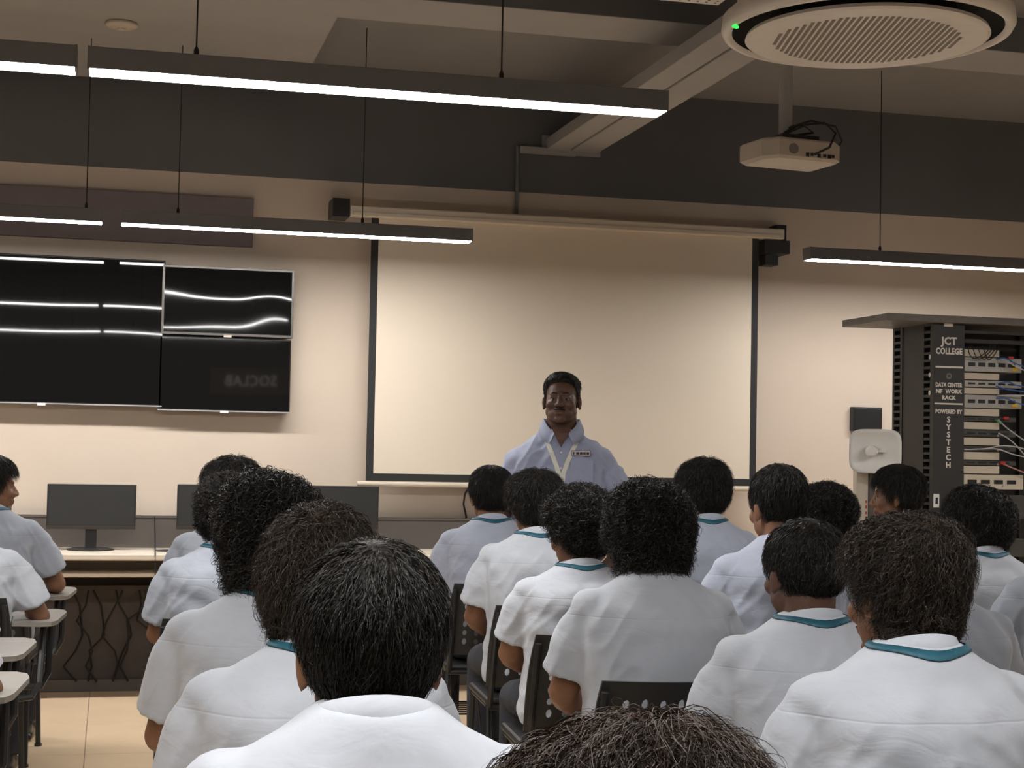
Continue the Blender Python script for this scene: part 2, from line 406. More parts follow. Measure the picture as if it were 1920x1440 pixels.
# cable hanging under the screen
q = [onY(880, 914, WY - 0.1), onY(872, 925, WY - 0.07), onY(869, 945, WY - 0.03), onY(874, 968, WY - 0.02), onY(872, 1020, WY - 0.02)]
tag(MB().tube([p - q[-1] for p in q], 0.006, 6).build('hanging_cable', M_wire, None, tuple(q[-1])), 'thin black cable hanging below the screen left of the speaker', 'cable')

# ================================================================== TELEVISIONS, WALL BOARD
def tv(name, x0, x1, z0, z1, label, glass, bez, logo, group=None, th=0.07, gap=0.04):
    yb = WY - gap
    t = empty(name, ((x0 + x1) / 2, yb, z0), label=label, cat='television', group=group)
    hw, h = (x1 - x0) / 2, z1 - z0
    MB().box(-hw, hw, -th, 0, 0, h, 0.004).build('casing', M_black, t)
    MB().box(-hw + bez, hw - bez, -th - 0.0015, -th + 0.002, bez + 0.004, h - bez).build('screen_glass', glass, t)
    if bez > 0.01:
        ml = mat('grey television frame', (0.16, 0.15, 0.14, 1), 0.3, metal=0.5)
        for a in ((-hw, hw, 0, bez), (-hw, hw, h - bez, h), (-hw, -hw + bez, bez, h - bez), (hw - bez, hw, bez, h - bez)):
            MB().box(a[0], a[1], -th - 0.004, -th + 0.002, a[2], a[3], 0.0015).build('frame_bar', ml, t)
    else:
        MB().box(-hw, hw, -th - 0.002, -th + 0.004, 0, 0.007).build('bottom_trim', M_silver, t)
    MB().box(-0.022 + logo, 0.022 + logo, -th - 0.004, -th, -0.008, 0.006).build('logo_tab', M_white if bez <= 0.01 else M_offw, t)
    MB().box(-hw * 0.4, hw * 0.4, 0, gap, h * 0.3, h * 0.7).build('wall_mount', M_blackm, t)
    return t
TY = WY - 0.11
a = onY(305, 490, TY); b = onY(303, 763, TY)
tv('large_television', b.x - 1.45, b.x, b.z, a.z + 0.005, 'largest black television on the front wall cut off by the left edge', M_tv, 0.008, 0.08)
a = onY(312, 497, TY); b = onY(549, 634, TY)
tv('small_television', b.x - 0.735, b.x, b.z, onY(549, 507, TY).z, 'upper of two stacked televisions reflecting wavy lamp lines', M_tvw, 0.013, 0.0, 'stacked small televisions').rotation_euler.x = math.radians(0.7)
a = onY(546, 638, TY); b = onY(543, 775, TY)
tv('small_television', b.x - 0.735, b.x, b.z, a.z, 'lower of two stacked televisions with faint mirrored letters', M_tv, 0.006, 0.0, 'stacked small televisions')
a = onY(476, 372, WY - 0.05); b = onY(474, 463, WY - 0.05)
wb = empty('wall_board', (a.x - 1.1, WY, b.z), label='long dark brown board on the front wall above the large television', cat='wall board')
MB().box(-1.1, 1.1, -0.05, 0, 0, a.z - b.z, 0.003).build('board', M_panel, wb)
# sign on the back wall, seen mirrored in the lower television
M_sign = emit('dim backlit sign letters', (0.9, 0.88, 0.82, 1), 0.9)
sg = empty('wall_sign', (1.80, YB + 0.02, 2.22), label='dim lettered sign on the back wall seen mirrored in the television', cat='sign')
obj('lettering', text_mesh('SOCLAB', 0.185, M_sign, 0.01), sg, (0, 0, 0), (math.pi / 2, 0, math.pi))
MB().box(-0.55, 0.55, -0.02, -0.012, -0.16, 0.16).build('sign_board', M_wall, sg)

# ================================================================== COMPUTER DESK
DX0, DX1, DZ, DYF = -1.9, 2.42, 0.77, 8.65
dk = empty('long_desk', (0.3, 9.0, 0), label='long cream computer desk with dark back panel along the front wall', cat='desk')
def dpart(name, x0, x1, y0, y1, z0, z1, m, bev=0.0):
    return MB().box(x0 - 0.3, x1 - 0.3, y0 - 9.0, y1 - 9.0, z0, z1, bev).build(name, m, dk)
dpart('desktop', DX0, DX1, DYF, 9.19, DZ - 0.035, DZ, M_desk, 0.008)
zt = onY(290, 967, 9.19).z
dpart('back_panel', DX0, DX1, 9.19, 9.215, 0.3, zt, M_deskp)
dpart('panel_cap', DX0, DX1, 9.185, 9.22, zt - 0.012, zt, M_deskp)
dpart('cable_tray', DX0, DX1, DYF + 0.05, DYF + 0.30, DZ - 0.125, DZ - 0.105, M_desk, 0.004)
dpart('modesty_panel', DX0, DX1, 9.06, 9.08, 0.06, DZ - 0.2, mat('dark brown modesty panel', (0.06, 0.048, 0.042, 1), 0.7), 0)
dpart('base_rail', DX0, DX1, 9.03, 9.085, 0.0, 0.065, M_deskp)
for x in (DX0 + 0.02, -0.62, 0.62, 1.55, DX1 - 0.02):
    dpart('desk_leg', x - 0.018, x + 0.018, DYF + 0.03, 9.05, 0, DZ - 0.036, M_deskp)
def monitor(px0, px1, py0, py1, y, label):
    a, b = onY(px0, py0, y), onY(px1, py1, y)
    xc, hw, h = (a.x + b.x) / 2, (b.x - a.x) / 2, a.z - b.z
    t = empty('desk_monitor', (xc, y, DZ), label=label, cat='monitor', group='monitors on the desk')
    z0 = b.z - DZ
    MB().box(-hw, hw, 0, 0.035, z0, z0 + h, 0.004).build('housing', M_monb, t)
    MB().box(-hw + 0.012, hw - 0.012, -0.0015, 0.002, z0 + 0.022, z0 + h - 0.012).build('screen_panel', M_mons, t)
    MB().box(-hw, hw, -0.003, 0.003, z0, z0 + 0.02, 0.001).build('chin', mat('dark bronze bezel', (0.05, 0.042, 0.036, 1), 0.4, metal=0.3), t)
    MB().box(-0.03, 0.03, 0.036, 0.06, 0.008, z0 + h * 0.6).build('stand_neck', M_monb, t)
    MB().lathe([(0, 0), (0.125, 0), (0.125, 0.006), (0.1, 0.011), (0, 0.012)], 28, (0, 0.05, 0)).build('stand_base', M_monb, t)
monitor(89, 254, 907, 993, 8.93, 'black desk monitor standing clear of everyone on the desk at left')
monitor(333, 497, 908, 994, 8.93, 'black desk monitor mostly hidden behind the curly heads at left centre')
monitor(553, 709, 910, 992, 8.93, 'black desk monitor just below the lower left corner of the screen')
# mouse, wires on and under the desk
p = onZ(822, 1027, DZ)
ms = empty('computer_mouse', (p.x, 8.88, DZ), label='flat black computer mouse on the desk left of the front student', cat='mouse')
MB().ell((0, 0, 0.013), (0.055, 0.032, 0.0128)).build('shell', M_black, ms, smooth=True)
MB().tube([(0, 0, 0.026), (0.02, 0, 0.025)], 0.004, 8).build('wheel', M_blackm, ms)
p = onZ(312, 1033, DZ)
q = [Vector((p.x - .05, 8.86, DZ + .004)), Vector((p.x, 8.83, DZ + .004)), Vector((p.x + .05, 8.88, DZ + .004)), Vector((p.x, 8.92, DZ + .004)), Vector((p.x - .06, 8.89, DZ + .004))]
tag(MB().tube([v - q[0] for v in q], 0.004, 6).build('loose_cable', M_wire, None, tuple(q[0])), 'small coil of thin cable lying on the desk right of the left monitor', 'cable')
q = [onY(291, y_, 8.63) for y_ in (1030, 1045, 1058, 1072)]
q = [onY(290, 968, 9.17), onY(291, 1020, 9.17), Vector((onY(291, 1030, 8.9).x, 8.9, DZ + .004)), Vector((onY(291, 1040, 8.64).x, 8.64, DZ + 0.003)), onY(291, 1062, 8.63), onY(292, 1100, 8.7)]
tag(MB().tube([v - q[-1] for v in q], 0.0035, 6).build('desk_cable', M_wire, None, tuple(q[-1])), 'thin dark cable running down the desk back and over its front edge', 'cable')
for k in range(11):
    x = onY(140 + k * 22, 1200, 9.03).x; q = []
    for j in range(7):
        q.append(Vector((x + 0.05 * math.sin(k * 2.7 + j * random.uniform(.7, 1.5)) + random.uniform(-.03, .03), 9.02 - 0.02 * (k % 2), 0.55 - j * 0.082)))
    tag(MB().tube([v - q[-1] for v in q], 0.006, 5).build('power_cable', M_wire, None, tuple(q[-1])), 'black power cable dangling in the tangle below the desk', 'cable', 'tangled cables below the desk')

# ================================================================== SERVER RACK
RY = 7.26
RX = onY(1747, 800, RY).x; RW = 0.78; RD = 0.42
ztopR = onY(1663, 600, 7.2).z
rk = empty('server_rack', (RX, RY, 0), label='black open server rack with lettered front panel at the right', cat='server rack')
M_rack = mat('black rack steel', (0.028, 0.026, 0.025, 1), 0.5, var=0.1)
def rp(name, x0, x1, y0, y1, z0, z1, m=M_rack, bev=0.0):
    return MB().box(x0, x1, y0, y1, z0, z1, bev).build(name, m, rk)
pw_ = onY(1805, 800, RY).x - RX
tx = onY(1663, 590, 7.2).x - RX
rp('top_board', tx, RW + 0.1, 7.2 - RY, RD + 0.02, ztopR, ztopR + 0.036, mat('grey rack top', (0.16, 0.145, 0.13, 1), 0.5), 0.003)
fp = rp('front_panel', 0.0, pw_, -0.012, 0.0, 0.05, ztopR)
rp('front_upright', 0.03, 0.045, 0.0, 0.105, 0.0, ztopR, M_black)  # inset sheet, its black stands for the shade in the finger recess
rp('back_upright', 0.03, 0.045, RD - 0.105, RD, 0.0, ztopR, M_black)  # black again puts the cavity shade behind the fingers into the colour
for yy in (0.0, 0.085, RD - 0.105, RD - 0.02): rp('edge_rail', 0.0, 0.03, yy, yy + 0.02, 0.0, ztopR)
rp('side_panel', 0.004, 0.012, 0.105, RD - 0.105, 0.05, ztopR)
rp('front_upright', RW - 0.06, RW, 0.0, 0.05, 0.0, ztopR)
rp('back_upright', RW - 0.06, RW, RD - 0.05, RD, 0.0, ztopR)
rp('base', 0.0, RW, 0.0, RD, 0.0, 0.05)
rp('back_plate', 0.05, RW - 0.06, RD - 0.02, RD - 0.01, 0.05, ztopR, M_black)
rp('top_rail', pw_, RW - 0.06, 0.0, 0.03, ztopR - 0.045, ztopR - 0.03)
rp('top_rail', pw_, RW - 0.06, 0.03, 0.05, ztopR - 0.09, ztopR - 0.07)
fing = MB().box(0.0, 0.03, -0.034, 0.034, -0.007, 0.007, 0.002).mesh('cable_finger', M_rack)
for k in range(40):
    for yy in (0.05, RD - 0.05):
        obj('cable_finger', fing, rk, (0.0, yy, 0.62 + k * 0.036))
for k in range(3):
    MB().lathe([(0, 0), (0.012, 0), (0.012, 0.003), (0, 0.003)], 12).build('screw_cap', M_silver, rk, (0.0, 0.02, ztopR - 0.17 - 0.09 * k), (0, math.pi / 2, math.pi))
M_let = mat('cream lettering', (0.80, 0.75, 0.68, 1), 0.6, var=0.02)
def zrow(py): return onY(1776, py, RY - 0.013).z
def rtext(txt, py, size, bold=0.0012, sx=1.0):
    o = obj('lettering', text_mesh(txt, size, M_let, 0.0006, bold), fp, (pw_ / 2, -0.0128, zrow(py)), FACE)
    wd = o.dimensions.x; o.scale.x = sx * min(1.0, (pw_ * 0.86) / max(1e-6, max(v.co.x for v in o.data.vertices) - min(v.co.x for v in o.data.vertices)))
    return o
rtext('JCT', 640, 0.052, 0.0020); rtext('COLLEGE', 659, 0.042, 0.0018)
MB().box(0.012, pw_ - 0.008, -0.0135, -0.012, zrow(688) - .005, zrow(688) + .004).build('stripe', M_let, fp)
MB().tube([(pw_ / 2, -0.0122, zrow(705)), (pw_ / 2, -0.0135, zrow(705))], 0.016, 14).build('emblem', mat('dim grey emblem', (0.16, 0.15, 0.14, 1), 0.6), fp)
MB().box(pw_ / 2 - 0.006, pw_ / 2 + 0.008, -0.0142, -0.0134, zrow(705) - 0.004, zrow(705) + 0.006).build('emblem_mark', M_rack, fp)
rtext('DATA CENTER', 722, 0.028); rtext('NF  WORK', 734, 0.028); rtext('RACK', 746, 0.028)
MB().box(0.008, pw_ - 0.008, -0.0135, -0.012, zrow(757) - .004, zrow(757) + .004).build('stripe', M_let, fp)
rtext('POWERED BY', 772, 0.028)
for k, ch in enumerate('SYSTECH'): rtext(ch, 787 + k * 14.2, 0.040, 0.0012)
MB().box(pw_ / 2 - 0.03, pw_ / 2 + 0.02, -0.0138, -0.012, zrow(607) - .014, zrow(607) + .014, .002).build('badge', M_let, fp)
sw = MB().box(0.004, 0.036, -0.018, -0.012, zrow(939) - .034, zrow(939) + .034, .002).build('switch_plate', M_white, fp)
MB().box(0.014, 0.027, -0.022, -0.018, zrow(939) - .016, zrow(939) + .016, .002).build('rocker', M_black, fp)
# equipment in the rack
def unit(name, px1, y0, y1, m, label, cat, dep=0.22, front=-0.004, details=0, yel=False, group=None):
    z1, z0 = onY(1840, y0, RY).z, onY(1840, y1, RY).z
    x0, x1 = RX + pw_ + 0.004, onY(px1, (y0 + y1) / 2, RY).x
    t = empty(name, ((x0 + x1) / 2, RY, z0), label=label, cat=cat, group=group); hw = (x1 - x0) / 2; h = z1 - z0
    MB().box(-hw, hw, front, dep, 0, h - 0.002, 0.002).build('casing', m, t)
    for k in range(details):
        x = -hw + 0.02 + k * (2 * hw - 0.04) / max(1, details)
        MB().box(x, x + (2 * hw) / details * 0.6, front - 0.002, front + 0.002, h * 0.35, h * 0.62).build('port_bank', M_black, t)
    if details:
        MB().tube([(hw * 0.3, front - 0.004, h * 0.22), (hw * 0.3, front, h * 0.22)], 0.006, 10).build('screw', M_silver, t)
    if yel: MB().box(hw - 0.055, hw - 0.025, front - 0.002, front, h * 0.1, h * 0.4).build('sticker', mat('yellow sticker', (0.65, 0.42, 0.03, 1), 0.6), t)
    return t
M_blank = mat('cream blanking panel', (0.60, 0.53, 0.43, 1), 0.5, var=0.03)
M_sil2 = mat('pale grey switch casing', (0.42, 0.40, 0.37, 1), 0.4, metal=0.3, var=0.06)
M_dk2 = mat('dark grey switch casing', (0.06, 0.056, 0.05, 1), 0.5)
ords = ['topmost', 'second', 'third', 'fourth', 'fifth', 'sixth', 'seventh', 'eighth', 'lowest']
for k, (y0, y1) in enumerate(((655, 669), (699, 712), (727, 739), (766, 780), (791, 805), (820, 835), (847, 862), (873, 888), (918, 927))):
    unit('blanking_panel', 1873, y0, y1, M_blank, ords[k] + ' cream blanking panel counted down the server rack', 'rack panel', 0.02, group='cream blanking panels in the rack')
for k, (y0, y1) in enumerate(((670, 697), (713, 726), (740, 765))):
    unit('network_switch', 1914, y0, y1, M_sil2, ['upper grey network switch with blue cables in the rack', 'slim middle grey network switch in the rack', 'lower grey network switch with yellow sticker in the rack'][k], 'switch', 0.25, -0.008, 5, k != 1)
for k, (y0, y1) in enumerate(((781, 790), (806, 819), (836, 846), (863, 872))):
    unit('patch_unit', 1905, y0, y1, M_dk2, ['first', 'second', 'third', 'lowest'][k] + ' slim dark patch unit between cream panels in the rack', 'patch unit', 0.2, 0.0, 4, False, 'dark patch units in the rack')
unit('rack_server', 1917, 889, 917, M_blank, 'cream wide rack unit with dark slots low in the rack', 'server', 0.3, -0.01, 4)
unit('storage_unit', 1925, 928, 972, M_dk2, 'dark unit with blue marking low in the rack', 'rack unit', 0.3, 0.0, 2)
unit('red_marked_unit', 1925, 1010, 1044, M_dk2, 'dark rack unit with a red strip at the bottom right', 'rack unit', 0.3, 0.0, 0)
p = onY(1868, 1028, RY - 0.004)
tag(MB().box(-0.06, 0.06, -0.004, 0.0, -0.014, 0.014, .002).build('red_strip', mat('red label', (0.45, 0.04, 0.02, 1), 0.5), None, tuple(p)), 'red strip label on the dark unit low in the rack', 'label')
# network cables
def net(pts, col, nm, label, r=0.0035):
    q = [onY(x, y, RY - dy) for x, y, dy in pts]
    pts2 = []
    for i in range(len(q) - 1):
        for s in range(5): 
            p0, p1_, p2_, p3 = q[max(i - 1, 0)], q[i], q[i + 1], q[min(i + 2, len(q) - 1)]; u = s / 5
            pts2.append(0.5 * ((2 * p1_) + (p2_ - p0) * u + (2 * p0 - 5 * p1_ + 4 * p2_ - p3) * u * u + (3 * p1_ - p0 - 3 * p2_ + p3) * u ** 3))
    pts2.append(q[-1])
    tag(MB().tube([v - q[0] for v in pts2], r, 6).build(nm, col, None, tuple(q[0])), label, 'cable', 'network cables in the rack')
B_ = mat('blue cable', (0.03, 0.13, 0.42, 1), 0.45); W_ = mat('pale grey cable', (0.50, 0.49, 0.50, 1), 0.45); G_ = mat('green cable', (0.05, 0.3, 0.1, 1), 0.45); R_ = mat('pink cable', (0.5, 0.22, 0.22, 1), 0.45)
net([(1868, 673, .012), (1885, 672, .04), (1905, 682, .06), (1935, 692, .05)], B_, 'network_cable', 'blue cable leaving the upper grey switch, upper strand')
net([(1870, 679, .012), (1890, 680, .05), (1910, 690, .06), (1935, 700, .05)], W_, 'network_cable', 'pale cable leaving the upper grey switch below the blue one')
net([(1872, 719, .012), (1890, 716, .04), (1905, 722, .06), (1935, 728, .05)], B_, 'network_cable', 'blue cable leaving the slim middle switch')
net([(1868, 724, .012), (1888, 730, .05), (1935, 736, .05)], B_, 'network_cable', 'second blue cable drooping from the slim middle switch')
net([(1868, 746, .012), (1890, 748, .04), (1905, 755, .06), (1935, 762, .05)], B_, 'network_cable', 'blue cable leaving the lower grey switch')
net([(1870, 742, .012), (1895, 741, .04), (1935, 742, .05)], W_, 'network_cable', 'pale cable running level from the lower grey switch')
net([(1872, 787, .012), (1885, 800, .05), (1905, 815, .06), (1935, 835, .05)], W_, 'network_cable', 'pale cable sloping down from the first dark patch unit')
net([(1866, 787, .012), (1870, 790, .03), (1878, 795, .04)], G_, 'network_cable', 'short green cable at the first dark patch unit')
net([(1872, 812, .012), (1890, 822, .05), (1908, 838, .06), (1935, 870, .05)], W_, 'network_cable', 'pale cable sloping down from the second dark patch unit')
net([(1808, 843, .012), (1850, 841, .04), (1875, 836, .05), (1905, 838, .06), (1935, 846, .05)], W_, 'network_cable', 'pale cable running across the third dark patch unit')
net([(1840, 842, .012), (1870, 842, .05), (1900, 852, .06), (1935, 860, .05)], W_, 'network_cable', 'pale cable dropping right from the third dark patch unit')
net([(1880, 869, .012), (1895, 876, .05), (1935, 892, .05)], R_, 'network_cable', 'pink cable with red plug at the lowest dark patch unit')
for k in range(4):
    net([(1815 + 9 * k, 648, .012), (1818 + 10 * k, 664, .04), (1828 + 9 * k, 672 + k, .04), (1850 + 6 * k, 660, .02), (1858 + 5 * k, 645, .01)], M_wire, 'network_cable', ['leftmost', 'second', 'third', 'rightmost'][k] + ' thin black cable loop hanging over the topmost cream panel', 0.0025)
for (x, y, c) in ((1895, 671, (0.5, 0.04, 0.03, 1)), (1886, 784, (0.5, 0.04, 0.03, 1)), (1880, 868, (0.5, 0.06, 0.03, 1))):
    p = onY(x, y, RY - 0.02)
    tag(MB().box(-0.014, 0.014, -0.006, 0.006, -0.007, 0.007, .002).build('network_plug', mat('red plug', c, 0.4), None, tuple(p)), {671: 'red plug among blue cables at the upper switch', 784: 'red plug beside the first dark patch unit', 868: 'red plug on the pink cable'}[y], 'plug')

# dish antenna on a beige post, black plate on the wall
AD = 7.95
ap = atD(1641, 846, AD)
an = empty('dish_antenna', tuple(ap), (0, 0, math.radians(-20)), label='white rounded square dish antenna on a post beside the server rack', cat='antenna')
mb = MB(); N = 40; rings = [(0.0, 0.030), (0.3, 0.027), (0.6, 0.016), (0.85, 0.002), (1.0, -0.010)]
def sq(t, r):
    c, s_ = math.cos(t), math.sin(t); e = 2 / 4.5
    return (0.128 * r * math.copysign(abs(c) ** e, c), 0.110 * r * math.copysign(abs(s_) ** e, s_))
v = []; f = []
for r, dy in rings:
    for k in range(N):
        x, z = sq(2 * math.pi * k / N, max(r, 0.02)); v.append((x, dy, z))
nr = len(rings)
for r, dy in reversed(rings):
    for k in range(N):
        x, z = sq(2 * math.pi * k / N, max(r, 0.02) * 1.0); v.append((x, dy + 0.012, z))
for i in range(2 * nr - 1):
    for k in range(N): f.append((i * N + k, i * N + (k + 1) % N, (i + 1) * N + (k + 1) % N, (i + 1) * N + k))
f.append(tuple(range(N)))
f.append(tuple(reversed(range((2 * nr - 1) * N, 2 * nr * N))))
mb.add(v, f).build('dish', M_white, an, smooth=True)
MB().tube([(-0.02, 0.03, 0), (-0.02, -0.035, 0), (-0.02, -0.05, 0)], [0.030, 0.030, 0.022], 20).build('feed', M_white, an, smooth=False)
MB().box(0.005, 0.05, -0.01, 0.022, -0.006, 0.006, .002).build('feed_arm', M_white, an)
MB().box(-0.03, 0.03, 0.04, 0.09, -0.05, 0.05, .004).build('mount', M_offw, an)
p = atD(1618, 900, AD + 0.1)
st = empty('antenna_post', (p.x, p.y, 0), label='beige and dark upright post carrying the dish antenna', cat='post')
ph = ap.z - 0.02
MB().box(-0.045, 0.02, -0.02, 0.02, 0, ph, .002).build('post', M_offw, st)
MB().box(0.021, 0.055, -0.03, 0.02, 0, ph - 0.06, .002).build('side_strip', M_deskp, st)
MB().box(-0.12, 0.12, -0.12, 0.12, 0, 0.02, .003).build('foot', M_blackm, st)
mr = mat('red print', (0.45, 0.07, 0.04, 1), 0.6)
for k in range(11):
    MB().box(0.004, 0.014, -0.0212, -0.02, ph - 0.24 - 0.028 * k, ph - 0.24 - 0.028 * k + 0.013 + 0.004 * (k % 2)).build('print_mark', mr, st)
p = onY(1620, 786, WY)
wp = empty('wall_box', tuple(p), label='black square box on the front wall above the dish antenna', cat='wall box')
MB().box(-0.1, 0.1, -0.05, 0, -0.075, 0.075, .004).build('body', M_black, wp)
MB().box(-0.09, 0.09, -0.054, -0.05, -0.065, 0.065, .002).build('cover', M_blackm, wp)

# ================================================================== PEOPLE
def skin_mat(name, col):
    m = mat(name, col, 0.5, var=0.14, scale=18, bump=0.08, bscale=220, spec=0.4)
    m.node_tree.nodes['Principled BSDF'].inputs['Subsurface Weight'].default_value = 0.06
    m.node_tree.nodes['Principled BSDF'].inputs['Subsurface Radius'].default_value = (0.01, 0.004, 0.002)
    return m
M_skin = skin_mat('brown skin', (0.20, 0.095, 0.052, 1))
M_skind = skin_mat('dark brown skin', (0.105, 0.052, 0.034, 1))
def shirt_mat(name, col, seam):
    m = mat(name, col, 0.85, var=0.05, scale=7, sheen=0.15)
    nt = m.node_tree; b = nt.nodes['Principled BSDF']
    tc = nt.nodes.new('ShaderNodeTexCoord'); mp = nt.nodes.new('ShaderNodeMapping'); mp.inputs['Scale'].default_value = (9, 9, 16)
    nt.links.new(tc.outputs['Object'], mp.inputs['Vector'])
    n1 = nt.nodes.new('ShaderNodeTexNoise'); n1.inputs['Scale'].default_value = 1.0; n1.inputs['Detail'].default_value = 3; n1.inputs['Distortion'].default_value = 1.2
    nt.links.new(mp.outputs['Vector'], n1.inputs['Vector'])
    n2 = nt.nodes.new('ShaderNodeTexNoise'); n2.inputs['Scale'].default_value = 420; nt.links.new(tc.outputs['Object'], n2.inputs['Vector'])
    sp = nt.nodes.new('ShaderNodeSeparateXYZ'); nt.links.new(tc.outputs['Object'], sp.inputs[0])
    # stitched yoke seam: a fine groove across the back
    s1 = nt.nodes.new('ShaderNodeMath'); s1.operation = 'SUBTRACT'; s1.inputs[1].default_value = seam; nt.links.new(sp.outputs['Z'], s1.inputs[0])
    s2 = nt.nodes.new('ShaderNodeMath'); s2.operation = 'ABSOLUTE'; nt.links.new(s1.outputs[0], s2.inputs[0])
    s3 = nt.nodes.new('ShaderNodeMapRange'); s3.inputs['From Min'].default_value = 0.0; s3.inputs['From Max'].default_value = 0.003
    s3.inputs['To Min'].default_value = -0.35; s3.inputs['To Max'].default_value = 0.0; nt.links.new(s2.outputs[0], s3.inputs[0])
    m1 = nt.nodes.new('ShaderNodeMath'); m1.operation = 'MULTIPLY_ADD'; m1.inputs[1].default_value = 0.03
    nt.links.new(n2.outputs['Fac'], m1.inputs[0]); nt.links.new(n1.outputs['Fac'], m1.inputs[2])
    m2 = nt.nodes.new('ShaderNodeMath'); m2.operation = 'ADD'; nt.links.new(m1.outputs[0], m2.inputs[0]); nt.links.new(s3.outputs[0], m2.inputs[1])
    bp = nt.nodes.new('ShaderNodeBump'); bp.inputs['Strength'].default_value = 0.22; bp.inputs['Distance'].default_value = 0.012
    nt.links.new(m2.outputs[0], bp.inputs['Height']); nt.links.new(bp.outputs['Normal'], b.inputs['Normal'])
    return m
M_sh = [shirt_mat('white shirt cotton', (0.43, 0.455, 0.505, 1), 0.955), shirt_mat('pale blue shirt cotton', (0.34, 0.37, 0.45, 1), 0.955),
        shirt_mat('grey blue shirt cotton', (0.30, 0.325, 0.375, 1), 0.955)]
M_shs = shirt_mat('lavender blue shirt cotton', (0.32, 0.35, 0.47, 1), -5)

def hair_mat(name, col, rough=0.5):
    m = mat(name, col, rough, var=0.35, scale=30, spec=0.32, bump=0.35, bscale=160, stretch=(1, 1, 1))
    return m
M_hair = hair_mat('black hair', (0.012, 0.0095, 0.008, 1))
M_hairb = hair_mat('brown black hair', (0.024, 0.016, 0.011, 1))
M_hairbr = hair_mat('brown hair', (0.040, 0.020, 0.011, 1))

HC0 = Vector((0, 0.045, 1.162))                 # head centre of a seated figure
NB = Vector((0, 0.0, 1.05))                    # neck base
def rotm(yaw, pitch):
    return (Matrix.Rotation(math.radians(yaw), 3, 'Z') @ Matrix.Rotation(math.radians(pitch), 3, 'X'))
def add_head(mb, c, R, k=1.0, heavy=0.0):
    P = lambda x, y, z: c + R @ (Vector((x, y, z)) * k)
    E = lambda x, y, z, a, b, d, r=None: mb.ell(P(x, y, z), (a * k, b * k, d * k), R if r is None else R @ r, 24, 16)
    h = heavy
    E(0, -0.012, 0.030, 0.076, 0.097, 0.088)
    E(0, 0.028, -0.015, 0.064 + h * .5, 0.064, 0.086)
    E(0, 0.030, -0.068, 0.052 + h, 0.050 + h, 0.044 + h * .3)
    for s in (-1, 1): E(s * 0.034, 0.018, -0.055, 0.030 + h * .8, 0.045, 0.042)
    E(0, 0.072, -0.098, 0.023 + h * .4, 0.018, 0.018)
    E(0, 0.080, 0.018, 0.050, 0.016, 0.012)
    for s in (-1, 1):
        E(s * 0.038, 0.064, -0.030, 0.023 + h * .6, 0.022, 0.024)
        E(s * 0.014, 0.098, -0.036, 0.010, 0.012, 0.009)
        E(s * (0.078 + h * .2), -0.010, -0.008, 0.010, 0.019, 0.031, Matrix.Rotation(math.radians(-s * 18), 3, 'Z'))
        E(s * (0.080 + h * .2), -0.004, -0.033, 0.007, 0.010, 0.011)
        E(s * 0.030, 0.080, 0.004, 0.016, 0.010, 0.006)       # upper eyelid
        E(s * 0.030, 0.080, -0.014, 0.015, 0.009, 0.005)      # lower eyelid
    mb.tube([P(0, 0.088, 0.008), P(0, 0.100, -0.016), P(0, 0.108, -0.034)], [0.009 * k, 0.011 * k, 0.014 * k], 12)
    E(0, 0.108, -0.034, 0.014, 0.013, 0.012)
    E(0, 0.090, -0.062, 0.024, 0.012, 0.0065)
    E(0, 0.087, -0.074, 0.021, 0.012, 0.0075)
def add_arm(mb, sh, el, wr, hd, s, k=1.0):
    sh, el, wr, hd = map(Vector, (sh, el, wr, hd))
    mb.tube([sh, sh.lerp(el, 0.35), sh.lerp(el, 0.7), el], [0.042 * k, 0.045 * k, 0.044 * k, 0.040 * k], 14)
    mb.ell(sh + Vector((-s * 0.012, 0, -0.012)), (0.040 * k,) * 3); mb.ell(el, (0.041 * k,) * 3)
    mb.tube([el, el.lerp(wr, 0.3), el.lerp(wr, 0.7), wr], [0.040 * k, 0.043 * k, 0.033 * k, 0.026 * k], 14)
    # hand: palm, four fingers, thumb
    d = (hd - wr).normalized(); up = Vector((0, 0, 1)); side = d.cross(up).normalized() if abs(d.z) < 0.9 else Vector((s * 0.2, 1, 0)).normalized()
    nrm = side.cross(d).normalized()
    R = Matrix((side, d, nrm)).transposed()
    mb.ell(wr + d * 0.05, (0.040 * k, 0.055 * k, 0.017 * k), R)
    mb.ell(wr + d * 0.01, (0.028 * k, 0.035 * k, 0.021 * k), R)
    inner = -s                                    # thumb points to the body's middle
    sgn = 1 if side.x * inner > 0 else -1
    for j, (o, ln) in enumerate(((0.030, 0.066), (0.010, 0.076), (-0.011, 0.071), (-0.031, 0.055))):
        b0 = wr + d * 0.088 + side * (sgn * o * 1.05); 
        mb.tube([b0, b0 + d * ln * .45 - nrm * 0.004, b0 + d * ln * .8 - nrm * 0.018, b0 + d * ln * .95 - nrm * 0.034],
                [0.0088, 0.0084, 0.0078, 0.0068], 8)
    b0 = wr + d * 0.03 + side * (sgn * 0.032)
    mb.tube([b0, b0 + d * 0.030 + side * (sgn * 0.022) - nrm * 0.006, b0 + d * 0.058 + side * (sgn * 0.026) - nrm * 0.014], [0.0125, 0.0105, 0.0085], 8)
ARM = {'lap': (((-0.165, -0.005, 0.985), (-0.225, 0.055, 0.735), (-0.150, 0.270, 0.655), (-0.10, 0.36, 0.650)),
               ((0.165, -0.005, 0.985), (0.225, 0.055, 0.735), (0.150, 0.270, 0.655), (0.10, 0.36, 0.650))),
       'tablet': (((-0.165, -0.005, 0.985), (-0.225, 0.055, 0.735), (-0.150, 0.270, 0.655), (-0.10, 0.36, 0.650)),
                  ((0.165, -0.005, 0.985), (0.285, 0.055, 0.735), (0.225, 0.290, 0.712), (0.18, 0.38, 0.710)))}
